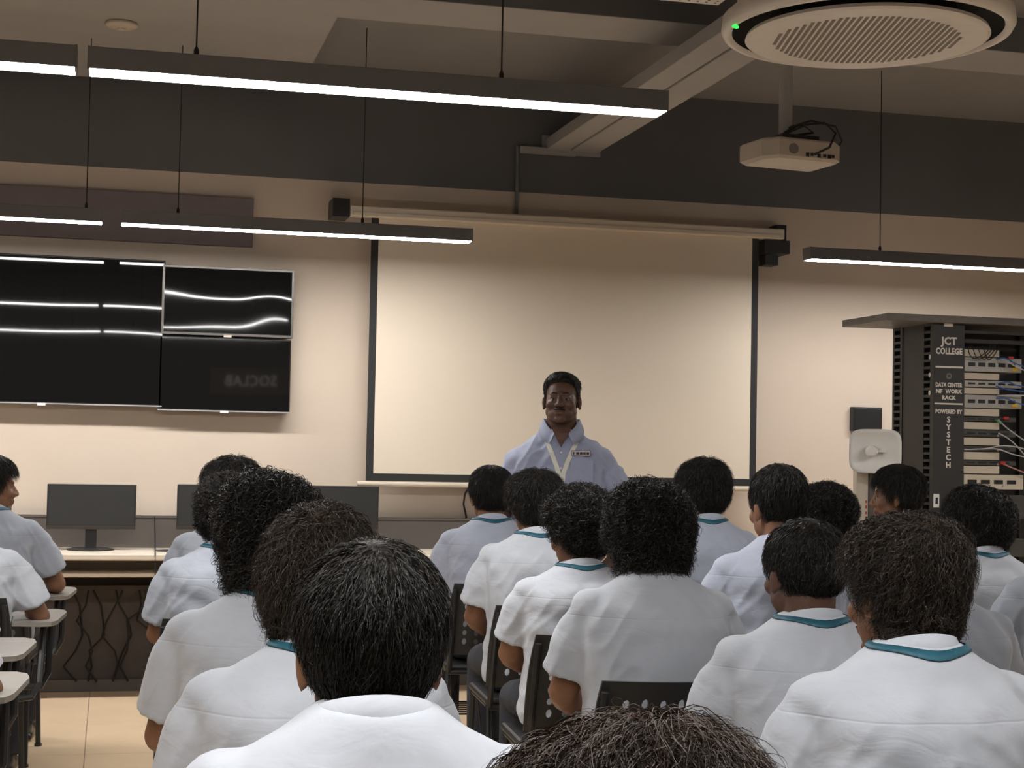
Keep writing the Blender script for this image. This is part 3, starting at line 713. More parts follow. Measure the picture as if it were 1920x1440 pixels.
def seated_body(yaw, pitch, arm, drop=0.0):
    mb = MB(); R = rotm(yaw, pitch); HC = HC0 + Vector((0, drop * 0.7, -drop))
    add_head(mb, HC, R)
    mb.tube([HC + R @ Vector((0, -0.028, -0.045)), (HC + R @ Vector((0, -0.025, -0.1))).lerp(NB, 0.4), NB + Vector((0, -0.012, 0.0)), NB + Vector((0, -0.02, -0.06))],
            [0.058, 0.056, 0.058, 0.070], 18)
    mb.loft([(0.50, .15, .10, 0), (0.62, .15, .105, -.015), (0.74, .145, .10, -.03), (0.88, .16, .105, -.03), (0.95, .15, .09, -.022), (1.00, .10, .070, -.015), (1.04, .055, .055, -.01)])
    for i, s in enumerate((-1, 1)): add_arm(mb, *ARM[arm][i], s)
    for s in (-1, 1):
        mb.tube([(s * 0.09, 0.0, 0.53), (s * 0.12, 0.25, 0.525), (s * 0.13, 0.42, 0.505)], [0.075, 0.068, 0.052], 14)
        mb.ell((s * 0.13, 0.42, 0.50), (0.052,) * 3)
        mb.tube([(s * 0.13, 0.42, 0.50), (s * 0.13, 0.40, 0.33), (s * 0.13, 0.40, 0.09)], [0.05, 0.05, 0.034], 12)
        mb.tube([(s * 0.13, 0.38, 0.05), (s * 0.135, 0.53, 0.035)], [0.034, 0.028], 10)
    me = voxelize(mb, 0.0058, 2, 'body'); me.materials.append(M_skin)
    return me
def folds(me, amp, seed, zlo, zhi):
    n = len(me.vertices); co = np.empty(n * 3, 'f'); no = np.empty(n * 3, 'f')
    me.vertices.foreach_get('co', co); me.vertices.foreach_get('normal', no)
    co = co.reshape(-1, 3); no = no.reshape(-1, 3); out = co.copy()
    for i in range(n):
        x, y, z = (float(q) for q in co[i])
        w_ = noise.noise(Vector((x * 4 + seed, y * 4, z * 3)))
        a = noise.noise(Vector((x * 9 + 3 * w_ + seed, y * 9, z * 15 + x * 5)))
        b = noise.noise(Vector((x * 20 + seed * 2, y * 20, z * 26)))
        c = 1 - abs(noise.noise(Vector((x * 7 - seed, y * 7 + abs(x) * 6, z * 10 + abs(x) * 14))))
        fade = 1.0 if not zhi else min(1.0, max(0.0, (zhi - z) / 0.06))
        out[i] += no[i] * amp * fade * (0.9 * a + 0.30 * b + 0.9 * (c ** 4 - 0.4))
    me.vertices.foreach_set('co', out.ravel()); me.update()
def seated_shirt(arm, seed):
    mb = MB()
    mb.loft([(0.485, .198, .145, .0), (0.53, .205, .15, .0), (0.62, .195, .145, -.012), (0.72, .188, .135, -.03), (0.84, .195, .132, -.034), (0.93, .200, .128, -.030),
             (0.975, .188, .118, -.024), (1.01, .158, .100, -.018), (1.04, .118, .090, -.014), (1.062, .088, .080, -.012), (1.078, .070, .068, -.010)], 32, 2.3)
    for i, s in enumerate((-1, 1)):
        sh, el = Vector(ARM[arm][i][0]), Vector(ARM[arm][i][1]); e = sh.lerp(el, 0.80)
        mb.ell(sh + Vector((-s * 0.006, 0, -0.016)), (0.066, 0.070, 0.056))
        mb.tube([sh + Vector((-s * 0.006, 0, -0.014)), sh.lerp(el, 0.3), sh.lerp(el, 0.6), e], [0.058, 0.070, 0.074, 0.076], 18)
        mb.ell(sh + Vector((-s * 0.075, -0.012, 0.020)), (0.095, 0.068, 0.046), Matrix.Rotation(s * math.radians(20), 3, 'Y'))
    me = voxelize(mb, 0.0085, 6, 'shirt'); folds(me, 0.0065, seed, 0, 1.045)
    return me
def ring_strip(pts_lo, pts_hi, th=0.003):
    n = len(pts_lo); v = []; f = []
    c = sum((Vector(p) for p in pts_lo), Vector()) / n
    for a, b in zip(pts_lo, pts_hi):
        a, b = Vector(a), Vector(b); o = Vector((a.x - c.x, a.y - c.y, 0)).normalized() * th
        v += [a, b, b + o, a + o]
    for i in range(n - 1):
        for k in range(4): f.append((i * 4 + k, i * 4 + (k + 1) % 4, (i + 1) * 4 + (k + 1) % 4, (i + 1) * 4 + k))
    f.append((0, 1, 2, 3)); f.append(tuple(reversed(range((n - 1) * 4, n * 4))))
    return v, f
def collar_mesh():
    mb = MB(); lo = []; hi = []; fo = []
    for k in range(41):
        t = math.radians(-250 + 320 * k / 40)                     # open at the front
        back = (1 - math.sin(t)) / 2
        x, y = math.cos(t), math.sin(t)
        lo.append((0.072 * x, -0.008 + 0.068 * y, 1.052 + 0.010 * back - 0.02 * (1 - back)))
        hi.append((0.063 * x, -0.010 + 0.060 * y, 1.070 + 0.026 * back - 0.02 * (1 - back)))
        fo.append((0.081 * x, -0.010 + 0.078 * y, 1.036 + 0.010 * back - 0.02 * (1 - back)))
    mb.add(*ring_strip(lo, hi)); mb.add(*ring_strip(fo, hi))
    return mb.mesh('collar', None, True)
def lanyard_mesh(shirt_me):
    from mathutils.bvhtree import BVHTree
    bv = BVHTree.FromPolygons([v.co.copy() for v in shirt_me.vertices], [tuple(p.vertices) for p in shirt_me.polygons])
    pts = []                                       # (inner edge, outer edge) pairs of a ribbon lying on the shirt
    def front(x, z):
        h = bv.ray_cast(Vector((x, 0.5, z)), Vector((0, -1, 0)))[0]; return Vector((x, (h.y if h else 0.1) + 0.004, z))
    def top(t, rx, ry):
        x, y = rx * math.cos(t), -0.012 + ry * math.sin(t)
        h = bv.ray_cast(Vector((x, y, 1.4)), Vector((0, 0, -1)))[0]; return Vector((x, y, (h.z if h else 1.04) + 0.003))
    for s in (1, -1):
        half = [(front(s * (0.030 + 0.05 * k / 5), 0.80 + 0.035 * k), front(s * (0.046 + 0.05 * k / 5), 0.80 + 0.035 * k)) for k in range(6)]
        pts.append(half)
    ring = []
    for k in range(21):
        t = math.radians(40 - 260 * k / 20); ring.append((top(t, 0.079, 0.077), top(t, 0.089, 0.087)))
    seq = pts[0] + ring + list(reversed(pts[1]))
    v = []; f = []
    for a_, b_ in seq: v += [a_, b_, b_ + Vector((0, 0, 0.002)), a_ + Vector((0, 0, 0.002))]
    for i in range(len(seq) - 1):
        for k in range(4): f.append((i * 4 + k, i * 4 + (k + 1) % 4, (i + 1) * 4 + (k + 1) % 4, (i + 1) * 4 + k))
    return me_from('lanyard', v, f, M_teal, True)
def trousers_mesh():
    mb = MB()
    mb.loft([(0.462, .17, .14, 0), (0.50, .185, .15, 0), (0.58, .175, .135, 0), (0.66, .165, .12, -.01)])
    for s in (-1, 1):
        mb.tube([(s * 0.085, 0.0, 0.54), (s * 0.12, 0.25, 0.535), (s * 0.13, 0.43, 0.515)], [0.088, 0.080, 0.066], 16)
        mb.ell((s * 0.13, 0.43, 0.51), (0.066,) * 3)
        mb.tube([(s * 0.13, 0.43, 0.51), (s * 0.13, 0.41, 0.33), (s * 0.13, 0.40, 0.075)], [0.064, 0.066, 0.062], 14)
    me = voxelize(mb, 0.014, 2, 'trousers'); me.materials.append(M_trouser); return me
def shoe_mesh():
    mb = MB().ell((0, 0.06, 0.035), (0.045, 0.13, 0.034)).ell((0, -0.02, 0.055), (0.04, 0.055, 0.05)).box(-0.042, 0.042, -0.065, 0.18, 0.0, 0.02)
    me = voxelize(mb, 0.009, 2, 'shoe'); me.materials.append(M_shoe); return me
def eye_mesh():
    me = MB().ell((0, 0, 0), (0.0125, 0.0125, 0.0125), None, 12, 8).mesh('eye', M_eye, True); return me

# ------------------------------------------------------------------ hair
ICO = bmesh.new(); bmesh.ops.create_icosphere(ICO, subdivisions=6, radius=1)
ICO_V = np.array([v.co[:] for v in ICO.verts]); ICO_F = [[q.index for q in f.verts] for f in ICO.faces]; ICO.free()
def nz3(p, s, seed):
    return np.array([noise.noise(Vector((float(a) * s + seed, float(b) * s, float(c) * s))) for a, b, c in p])
def sstep(a, b, x):
    t = np.clip((x - a) / (b - a), 0, 1); return t * t * (3 - 2 * t)
def hair_mesh(kind, seed, N=2200, top=0.03, side=0.018, nape=0.008, lump=0.005, lscale=30, L=0.045, curl=0.0, turns=1.5, lift=0.3, low=-0.085, grav=0.4, front=0.06, rad=0.0014, fringe=0.0, wild=0.25, partx=0.0, K=8, temple=0.05, big=0.35):
    rng = np.random.default_rng(seed)
    d = ICO_V; C = np.array([0, -0.012, 0.028]); S = np.array([0.0775, 0.0985, 0.090])
    base = C + d * S
    lowf = np.clip(-(d[:, 2]), 0, 1); base[:, 2] -= lowf * (0.028 - 0.088 - low + 0.0) * 1.0 * (lowf > 0)   # stretch the lower half down to the nape
    y, z = base[:, 1], base[:, 2]
    zh = np.interp(y, [-0.06, -0.03, -0.012, 0.014, 0.045, 0.085], [low, low + 0.03, 0.020, -0.012 if temple < 0.07 else 0.0, temple, front])
    wgt = sstep(-0.008, 0.012, z - zh)
    th = nape + (side - nape) * sstep(low, 0.02, z) + (top - side) * sstep(0.03, 0.105, z)
    th = th + fringe * sstep(0.03, 0.08, y) * sstep(0.05, 0.09, z)
    nn = nz3(base, lscale, seed * 3.1); n2 = nz3(base, lscale * 2.3, seed * 1.7); n0 = nz3(base, 9, seed * 0.9)
    r = th * (1 + big * n0) + lump * nn + lump * 0.5 * n2
    nrm = d / S; nrm /= np.linalg.norm(nrm, axis=1)[:, None]
    P = base + nrm * (np.where(wgt > 0, np.maximum(r, 0.002), 0) * wgt - 0.012 * (1 - wgt))[:, None]
    V = [P]; F = list(ICO_F); off = len(P)
    # locks
    idx = np.where(wgt > 0.6)[0]; idx = rng.choice(idx, N)
    root = P[idx] + nrm[idx] * (-0.0012); n_ = nrm[idx]
    crown = np.array([partx, -0.045, 0.14])
    fl_ = root - crown; fl_ -= n_ * np.sum(fl_ * n_, axis=1)[:, None]; fl_ /= np.linalg.norm(fl_, axis=1)[:, None] + 1e-9
    fl_ += wild * rng.normal(size=fl_.shape); fl_ -= n_ * np.sum(fl_ * n_, axis=1)[:, None]; fl_ /= np.linalg.norm(fl_, axis=1)[:, None] + 1e-9
    bi = np.cross(n_, fl_)
    ll = L * rng.uniform(0.5, 1.25, N); lf = lift * rng.uniform(0.3, 1.5, N); ph = rng.uniform(0, 6.28, N); tn = turns * rng.uniform(0.7, 1.3, N); cr = curl * rng.uniform(0.6, 1.3, N)
    s = np.linspace(0, 1, K); pts = np.empty((N, K, 3))
    for k, sk in enumerate(s):
        bend = sk * sk * ll / 0.2                                  # follow the curve of the head
        a = 2 * np.pi * tn * sk + ph
        pts[:, k] = root + fl_ * (ll * sk)[:, None] + n_ * (ll * lf * sk * (1.4 - sk) - 0.55 * bend * ll)[:, None] \
            + (bi * np.cos(a)[:, None] + n_ * np.sin(a)[:, None]) * (cr * min(1, sk * 2.5))[:, None]
        pts[:, k, 2] -= grav * ll * sk * sk * 0.5
    tan = np.gradient(pts, axis=1); tan /= np.linalg.norm(tan, axis=2)[:, :, None] + 1e-9
    up = np.repeat(n_[:, None, :], K, 1); xa = np.cross(tan, up); xa /= np.linalg.norm(xa, axis=2)[:, :, None] + 1e-9; ya = np.cross(tan, xa)
    rr = rad * rng.uniform(0.7, 1.4, N)[:, None] * np.interp(s, [0, .5, 1], [1.0, 0.9, 0.15])[None, :]
    tw = rng.uniform(0, 3.14, N)[:, None, None]
    sd = xa * np.cos(tw) + ya * np.sin(tw)
    ring = np.stack([pts - sd * rr[:, :, None], pts + sd * rr[:, :, None]], 2).reshape(N, K * 2, 3); V.append(ring.reshape(-1, 3))
    q = np.array([(k * 2, k * 2 + 1, k * 2 + 3, k * 2 + 2) for k in range(K - 1)])
    Q = (q[None] + (off + np.arange(N) * K * 2)[:, None, None]).reshape(-1, 4)
    V = np.concatenate(V); nf3, nf4 = len(ICO_F), len(Q)
    me = bpy.data.meshes.new('hair'); me.vertices.add(len(V)); me.vertices.foreach_set('co', V.astype('f').ravel())
    loops = np.concatenate([np.array(ICO_F).ravel(), Q.ravel()]); me.loops.add(len(loops)); me.loops.foreach_set('vertex_index', loops.astype('i'))
    st_ = np.concatenate([np.arange(nf3) * 3, nf3 * 3 + np.arange(nf4) * 4]); me.polygons.add(nf3 + nf4); me.polygons.foreach_set('loop_start', st_.astype('i'))
    me.update(calc_edges=True); me.validate()
    me.polygons.foreach_set('use_smooth', [True] * len(me.polygons))
    return me
HAIR = {
    'short': hair_mesh('short', 1, 7000, 0.020, 0.009, 0.003, 0.003, 22, 0.034, 0.0015, 1, 0.18, low=-0.055, grav=0.2, wild=0.45, rad=0.0008),
    'neat': hair_mesh('neat', 2, 13000, 0.026, 0.012, 0.004, 0.004, 20, 0.042, 0.0025, 1, 0.20, low=-0.068, grav=0.3, wild=0.4, rad=0.00055, big=0.3),
    'tousled': hair_mesh('tousled', 3, 11000, 0.036, 0.013, 0.004, 0.009, 20, 0.052, 0.0045, 1.0, 0.45, low=-0.060, grav=0.35, wild=0.7, rad=0.0006, K=9, big=0.7),
    'wavy': hair_mesh('wavy', 4, 10000, 0.034, 0.020, 0.009, 0.009, 20, 0.056, 0.006, 1.5, 0.32, low=-0.088, grav=0.6, wild=0.6, rad=0.0007, K=9, big=0.7),
    'curly': hair_mesh('curly', 5, 8000, 0.038, 0.022, 0.008, 0.011, 26, 0.040, 0.0070, 1.8, 0.55, low=-0.075, grav=0.2, wild=0.9, K=11, rad=0.0009, big=0.7),
    'curlytop': hair_mesh('curlytop', 6, 8000, 0.046, 0.016, 0.003, 0.012, 26, 0.040, 0.0075, 1.8, 0.55, low=-0.055, grav=0.2, wild=0.9, K=11, rad=0.0009, big=0.6),
    'longcurly': hair_mesh('longcurly', 7, 10000, 0.038, 0.030, 0.026, 0.013, 24, 0.050, 0.0085, 2.0, 0.50, low=-0.135, grav=0.5, wild=0.9, K=11, rad=0.0008, big=0.6),
    'mop': hair_mesh('mop', 8, 13000, 0.036, 0.022, 0.014, 0.010, 18, 0.060, 0.006, 1.4, 0.34, low=-0.110, grav=0.6, wild=0.65, K=9, rad=0.0006, big=0.8),
    'shag': hair_mesh('shag', 10, 13000, 0.034, 0.008, 0.010, 0.008, 18, 0.046, 0.006, 1.4, 0.26, low=-0.150, grav=0.6, wild=0.6, K=9, rad=0.0006, big=0.7),
    'smooth': hair_mesh('smooth', 14, 14000, 0.024, 0.0055, 0.003, 0.003, 18, 0.040, 0.0025, 1, 0.16, low=-0.066, grav=0.3, wild=0.35, rad=0.00055, big=0.3),
    'near': hair_mesh('near', 12, 24000, 0.032, 0.008, 0.004, 0.008, 18, 0.058, 0.005, 0.9, 0.30, low=-0.060, grav=0.4, wild=0.55, K=9, rad=0.00030, big=0.6),
    'speaker': hair_mesh('speaker', 9, 6000, 0.022, 0.002, 0.002, 0.005, 26, 0.016, 0.002, 1, 0.25, low=-0.06, grav=0.1, front=0.082, wild=0.7, rad=0.0007, temple=0.070, big=0.4),
}
HTOP = {}
for k_, m_ in HAIR.items():
    z_ = np.empty(len(m_.vertices) * 3, 'f'); m_.vertices.foreach_get('co', z_); HTOP[k_] = float(np.percentile(z_[2::3], 99.6))
SHIRTS = {'lap': [seated_shirt('lap', 1.3), seated_shirt('lap', 7.9)], 'tablet': [seated_shirt('tablet', 4.1)]}
for l in SHIRTS.values():
    for m_ in l: m_.materials.append(M_sh[0])
COLLAR = collar_mesh(); COLLAR.materials.append(M_sh[0]); LANY = lanyard_mesh(SHIRTS['lap'][0]); TROU = trousers_mesh(); SHOE = shoe_mesh(); EYE = eye_mesh()
PUP = MB().ell((0, 0, 0), (0.0062, 0.003, 0.0062), None, 10, 6).mesh('pupil', M_pup, True)
BODIES = {}
def with_mat(o, m):
    o.material_slots[0].link = 'OBJECT'; o.material_slots[0].material = m; return o

# ------------------------------------------------------------------ tablet-arm chair
def chair_back_mesh():
    v = []; f = []; nc, nr = 9, 8; W, H = 0.43, 0.30
    def pt(u, w_, off):
        x = (u - 0.5) * W * (1 - 0.10 * (w_ ** 3)); y = -0.235 + 0.10 * ((u - 0.5) * 2) ** 2 * 0.35 - 0.07 * w_ + off
        return (x, y, 0.495 + H * w_)
    for j in range(nr):
        for i in range(nc):
            hole_ = (0 < i < nc - 1) and (0 < j < nr - 1)
            u0_, u1_, w0_, w1_ = i / nc, (i + 1) / nc, j / nr, (j + 1) / nr
            out = [(u0_, w0_), ((u0_ + u1_) / 2, w0_), (u1_, w0_), (u1_, (w0_ + w1_) / 2), (u1_, w1_), ((u0_ + u1_) / 2, w1_), (u0_, w1_), (u0_, (w0_ + w1_) / 2)]
            n = len(v)
            if not hole_:
                v += [pt(*q, 0) for q in out] + [pt(*q, 0.012) for q in out]
                f += [tuple(n + k for k in range(8)), tuple(n + 15 - k for k in range(8))]
                for k in range(8): f.append((n + k, n + 8 + k, n + 8 + (k + 1) % 8, n + (k + 1) % 8))
            else:
                cu, cw = (u0_ + u1_) / 2, (w0_ + w1_) / 2; au, aw = (u1_ - u0_) * 0.20, (w1_ - w0_) * (0.30 if (i + j) % 2 else 0.38)
                inn = [(cu + au * math.cos(math.radians(a)) , cw + aw * math.sin(math.radians(a))) for a in (225, 270, 315, 0, 45, 90, 135, 180)]
                v += [pt(*q, 0) for q in out] + [pt(*q, 0) for q in inn] + [pt(*q, 0.012) for q in out] + [pt(*q, 0.012) for q in inn]
                for k in range(8):
                    k2 = (k + 1) % 8
                    f += [(n + k, n + k2, n + 8 + k2, n + 8 + k), (n + 16 + k2, n + 16 + k, n + 24 + k, n + 24 + k2), (n + 8 + k, n + 8 + k2, n + 24 + k2, n + 24 + k)]
    return me_from('backrest', v, f, M_black)
CH_BACK = chair_back_mesh()
CH_SEAT = MB().box(-0.215, 0.215, -0.20, 0.22, 0.425, 0.452, 0.012).mesh('seat', M_black)
def leg(x, y0, y1): return MB().tube([(x, y0, 0.43), (x * 1.05, y1, 0.012)], 0.0115, 8).tube([(x * 1.05, y1, 0.012), (x * 1.05, y1, 0.0)], 0.016, 8).mesh('leg', M_blackm)
CH_LEGS = [leg(-0.2, 0.18, 0.22), leg(0.2, 0.18, 0.22), leg(-0.2, -0.17, -0.26), leg(0.2, -0.17, -0.26)]
CH_FR = MB().tube([(-0.2, -0.2, 0.425), (-0.2, -0.245, 0.55), (-0.19, -0.285, 0.77)], 0.011, 8).tube([(0.2, -0.2, 0.425), (0.2, -0.245, 0.55), (0.19, -0.285, 0.77)], 0.011, 8).tube([(-0.2, 0.18, 0.42), (-0.2, -0.2, 0.42), (0.2, -0.2, 0.42), (0.2, 0.18, 0.42), (-0.2, 0.18, 0.42)], 0.010, 8).mesh('frame', M_blackm)
CH_ARM = MB().tube([(0.215, -0.14, 0.42), (0.27, -0.10, 0.42), (0.29, -0.04, 0.46), (0.29, 0.03, 0.60), (0.29, 0.06, 0.650), (0.29, 0.24, 0.660)], 0.0125, 8).tube([(0.215, 0.16, 0.42), (0.275, 0.17, 0.42), (0.30, 0.18, 0.47), (0.30, 0.20, 0.64), (0.29, 0.26, 0.66)], 0.0125, 8).mesh('arm_tube', M_blackm)
CH_TAB = MB().prism([(0.19, -0.06), (0.29, -0.08), (0.33, -0.06), (0.345, 0.0), (0.35, 0.30), (0.335, 0.38), (0.30, 0.42), (0.05, 0.43), (0.0, 0.41), (-0.01, 0.36), (0.02, 0.30), (0.12, 0.24), (0.17, 0.14)], 0.672, 0.688).mesh('writing_tablet', M_tab)
CH_BASK = MB()
for k in range(7): CH_BASK.tube([(-0.17, -0.15 + k * 0.05, 0.24), (0.17, -0.15 + k * 0.05, 0.24)], 0.003, 4)
CH_BASK.tube([(-0.17, -0.16, 0.24), (-0.17, 0.16, 0.24), (0.17, 0.16, 0.24), (0.17, -0.16, 0.24), (-0.17, -0.16, 0.24)], 0.005, 5)
for sx in (-1, 1):
    for sy in (-.14, .14): CH_BASK.tube([(sx * .17, sy, .24), (sx * .19, sy, .42)], 0.004, 5)
CH_BASK = CH_BASK.mesh('book_rack', M_blackm)
def chair(loc, rz, label):
    t = empty('tablet_arm_chair', loc, (0, 0, rz), label, 'chair', 'tablet arm chairs of the audience')
    for nm, me in [('seat', CH_SEAT), ('backrest', CH_BACK), ('frame', CH_FR), ('arm_tube', CH_ARM), ('writing_tablet', CH_TAB), ('book_rack', CH_BASK)] + [('leg', l) for l in CH_LEGS]:
        obj(nm, me, t)
    return t

def student(px, ytop, D, hair, shirt, label, chlabel, yaw=0, pitch=0, arm='lap', face=None, hs=1.0, hm=None, sv=0, lean=0.0, wide=1.0, lany=True, dark=False, drop=0.0):
    HC = HC0 + Vector((0, drop * 0.7, -drop))
    p = atD(px, ytop, D)
    topm = HC.z + HTOP[hair] * hs
    cl_ = math.cos(math.radians(lean))
    sz = (p.z - 0.45) / ((topm - 0.45) * cl_)
    sxy = wide * (1 - (1 - sz) * 0.3)
    rz = math.radians(-4 if face is None else face)
    # the head sits in front of the hips; put the hips so that the head lands on the pixel
    hy = (HC.y + math.sin(math.radians(lean)) * 0.75) * sxy
    loc = Vector((p.x + math.sin(rz) * hy, p.y - math.cos(rz) * hy, 0.45 * (1 - sz)))
    t = empty('person', loc, (math.radians(-lean), 0, rz), label, 'person', 'students of the audience')
    if lean:                                    # lean about the seat, not about the floor
        seat = Vector((0, 0, 0.45 * sz)); Rx = Matrix.Rotation(math.radians(-lean), 3, 'X')
        t.location = loc + Matrix.Rotation(rz, 3, 'Z') @ (seat - Rx @ seat)
    t.scale = (sxy, sxy, sz)
    key = (yaw, pitch, arm, drop)
    if key not in BODIES: BODIES[key] = seated_body(*key)
    bo = obj('body', BODIES[key], t)
    if dark: with_mat(bo, M_skind)
    Rm = rotm(yaw, pitch).to_euler()
    h = obj('hair', HAIR[hair], t, tuple(HC), Rm); h.scale = (hs,) * 3
    h.data.materials.append(M_hair) if not h.data.materials else None
    with_mat(h, hm or M_hair)
    sm = SHIRTS[arm]; s_ = with_mat(obj('shirt', sm[sv % len(sm)], t), M_sh[shirt])
    with_mat(obj('collar', COLLAR, t), M_sh[shirt])
    if lany: obj('lanyard', LANY, t)
    obj('trousers', TROU, t)
    for s in (-1, 1):
        obj('shoe', SHOE, t, (s * 0.13, 0.40, 0.0), (0, 0, 0))
        e = obj('eye', EYE, t, tuple(HC + rotm(yaw, pitch) @ Vector((s * 0.030, 0.0765, -0.006))), Rm)
        obj('pupil', PUP, e, (0, 0.0115, 0))
    if chlabel:
        chair((loc.x, loc.y, 0), rz, chlabel)
    return t

# left column
student(-14, 852, 6.95, 'neat', 2, 'student in grey blue shirt at far left edge, head turned right in profile', 'tablet arm chair of the farthest student at the left edge', yaw=-68, arm='tablet', wide=1.0)
student(-62, 905, 5.95, 'short', 0, 'student in white shirt at the left edge whose head is out of frame', 'chair with perforated black back at the left edge', arm='tablet')
student(-158, 930, 5.0, 'short', 1, 'student just out of frame beside the left edge, third in the column', 'chair whose grey tablet shows large at the left edge', arm='lap')
student(-215, 945, 4.2, 'short', 0, 'student at the lower left edge showing only a white sleeve', 'nearest tablet arm chair at the left edge', arm='tablet')
# centre-left column, far to near
student(437, 856, 6.35, 'tousled', 2, 'farthest student of the left centre column, hair showing above curly heads', 'tablet arm chair of the farthest student left of centre', yaw=8, hs=1.08)
student(428, 887, 5.45, 'curly', 2, 'curly haired student with grey shoulder left of centre, second from front', 'tablet arm chair of the second student left of centre', yaw=0, hs=1.03)
student(514, 886, 3.5, 'longcurly', 0, 'student with large black curly hair and white shirt left of centre', 'tablet arm chair under the large curly haired student', yaw=-6, hs=1.03)
student(600, 946, 2.75, 'mop', 0, 'student with wavy brownish hair left of centre, behind the large curly head', 'tablet arm chair of the wavy haired student left of centre', yaw=-4, hs=1.0, hm=M_hairb, drop=0.015)
student(698, 1011, 1.92, 'smooth', 0, 'near student with smooth black hair and both ears showing, left of centre', 'tablet arm chair of the near smooth haired student', sv=1, lany=False, hs=1.0, hm=M_hair, drop=0.04)
student(1180, 1312, 1.08, 'near', 0, 'nearest student, only tousled brown hair showing at the bottom edge', 'tablet arm chair directly before the camera', hm=M_hairbr, lean=17, hs=1.03, pitch=-12)
# centre column, far to near
student(920, 873, 7.0, 'neat', 1, 'front student in pale blue shirt left of the speaker', 'tablet arm chair of the front student left of the speaker', yaw=6)
student(1004, 880, 6.1, 'tousled', 0, 'student in white shirt with teal lanyard directly below the speaker', 'tablet arm chair of the second centre student', yaw=8, sv=1)
student(1086, 908, 5.2, 'curlytop', 0, 'curly topped student in white shirt leaning left, below right of the speaker', 'tablet arm chair of the curly topped centre student', yaw=28, hs=1.05)
student(1218, 900, 4.25, 'longcurly', 0, 'student with long black curly hair covering the collar, centre right', 'tablet arm chair of the long curly haired student', sv=1, lany=False)
student(1508, 972, 3.5, 'short', 0, 'short haired student in white shirt right of centre, teal lanyard at neck', 'tablet arm chair of the short haired student right of centre', yaw=12, dark=True, sv=1)
student(1692, 964, 2.75, 'shag', 0, 'near student with big wavy hair and white shirt at lower right', 'tablet arm chair of the near wavy haired student at right', yaw=20, hs=0.98, hm=M_hairb, drop=0.015)
student(2080, 1130, 2.0, 'short', 0, 'student at the bottom right corner showing only a white shoulder', 'tablet arm chair at the bottom right corner')
# right columns
student(1320, 859, 6.7, 'tousled', 1, 'student with upswept hair and blue collar right of the speaker', 'tablet arm chair of the upswept haired student', yaw=4, sv=1)
student(1458, 870, 5.2, 'short', 1, 'student in light blue shirt with short hair and left ear showing', 'tablet arm chair of the student in light blue', yaw=14, lany=False)
student(1548, 905, 6.15, 'curly', 1, 'curly haired student between the light blue shirt and the dish antenna', 'tablet arm chair of the curly haired student near the antenna', yaw=5)
student(1681, 871, 7.25, 'neat', 1, 'student in profile facing left below the dish antenna', 'tablet arm chair of the student in profile', yaw=62, hs=1.03)
student(1832, 909, 5.6, 'wavy', 0, 'student with teal lanyard in front of the rack, face turned left', 'tablet arm chair of the student in front of the rack', yaw=30, hs=1.02)
student(1738, 960, 4.25, 'wavy', 2, 'student in grey shirt at right behind the near wavy head', 'tablet arm chair with perforated back at right', yaw=6, hs=1.02, lany=False, hm=M_hairb)
student(2005, 905, 4.8, 'short', 2, 'student at the right edge showing only a grey blue sleeve', 'tablet arm chair beyond the right edge, farther one')
student(2130, 925, 3.25, 'short', 0, 'student at the right edge showing a white sleeve and forearm', 'tablet arm chair beyond the right edge, nearer one', face=10)

# ------------------------------------------------------------------ the speaker
SD = 7.75
sp_top = atD(1047, 701, SD)
sk = (sp_top.z) / 1.745
to_cam = math.atan2(-(CAM.x - sp_top.x), -(CAM.y - sp_top.y))
S = empty('person', (sp_top.x + 0.02, sp_top.y, 0), (0, 0, math.pi - math.atan2(sp_top.x, sp_top.y)), 'standing speaker in lavender blue shirt with white lanyard before the screen', 'person')
S.scale = (sk * 1.04, sk * 1.04, sk)
HS = Vector((0, 0.035, 1.612)); RS = rotm(-6, 7)
SARM = (((-0.20, -0.005, 1.335), (-0.295, -0.01, 1.07), (-0.25, 0.14, 0.87), (-0.23, 0.2, 0.78)), ((0.20, -0.005, 1.335), (0.275, -0.02, 1.06), (0.245, 0.10, 0.85), (0.23, 0.15, 0.76)))
mb = MB(); add_head(mb, HS, RS, 1.03, 0.010)
mb.tube([HS + Vector((0, -0.02, -0.05)), (0, 0.0, 1.50), (0, -0.008, 1.46), (0, -0.01, 1.40)], [0.070, 0.072, 0.074, 0.085], 18)
mb.loft([(0.86, .16, .12, 0), (1.0, .165, .13, .01), (1.15, .17, .13, .01), (1.25, .17, .12, 0), (1.34, .15, .09, -.005), (1.42, .08, .07, -.008)])
for i, s in enumerate((-1, 1)): add_arm(mb, *SARM[i], s, 1.12)
for s in (-1, 1):
    mb.tube([(s * 0.09, 0, 0.9), (s * 0.10, 0, 0.5), (s * 0.10, -0.01, 0.09)], [0.09, 0.06, 0.038], 14)
    mb.tube([(s * 0.10, -0.03, 0.05), (s * 0.105, 0.12, 0.035)], [0.034, 0.03], 10)
me = voxelize(mb, 0.0042, 4, 'body'); me.materials.append(M_skind); obj('body', me, S)
mb = MB()
mb.loft([(0.84, .215, .18, .01), (0.95, .222, .19, .02), (1.08, .222, .185, .02), (1.2, .220, .165, .01), (1.28, .222, .150, .0), (1.33, .222, .135, -.004), (1.37, .207, .118, -.006), (1.41, .168, .104, -.008), (1.445, .118, .094, -.008), (1.475, .090, .084, -.006)], 32, 2.3)
for i, s in enumerate((-1, 1)):
    sh, el = Vector(SARM[i][0]), Vector(SARM[i][1]); e = sh.lerp(el, 0.86)
    mb.ell(sh + Vector((-s * 0.015, 0, -0.012)), (0.066, 0.076, 0.060)); mb.tube([sh + Vector((-s * 0.01, 0, -0.012)), sh.lerp(el, .4), e], [0.062, 0.080, 0.090], 18)
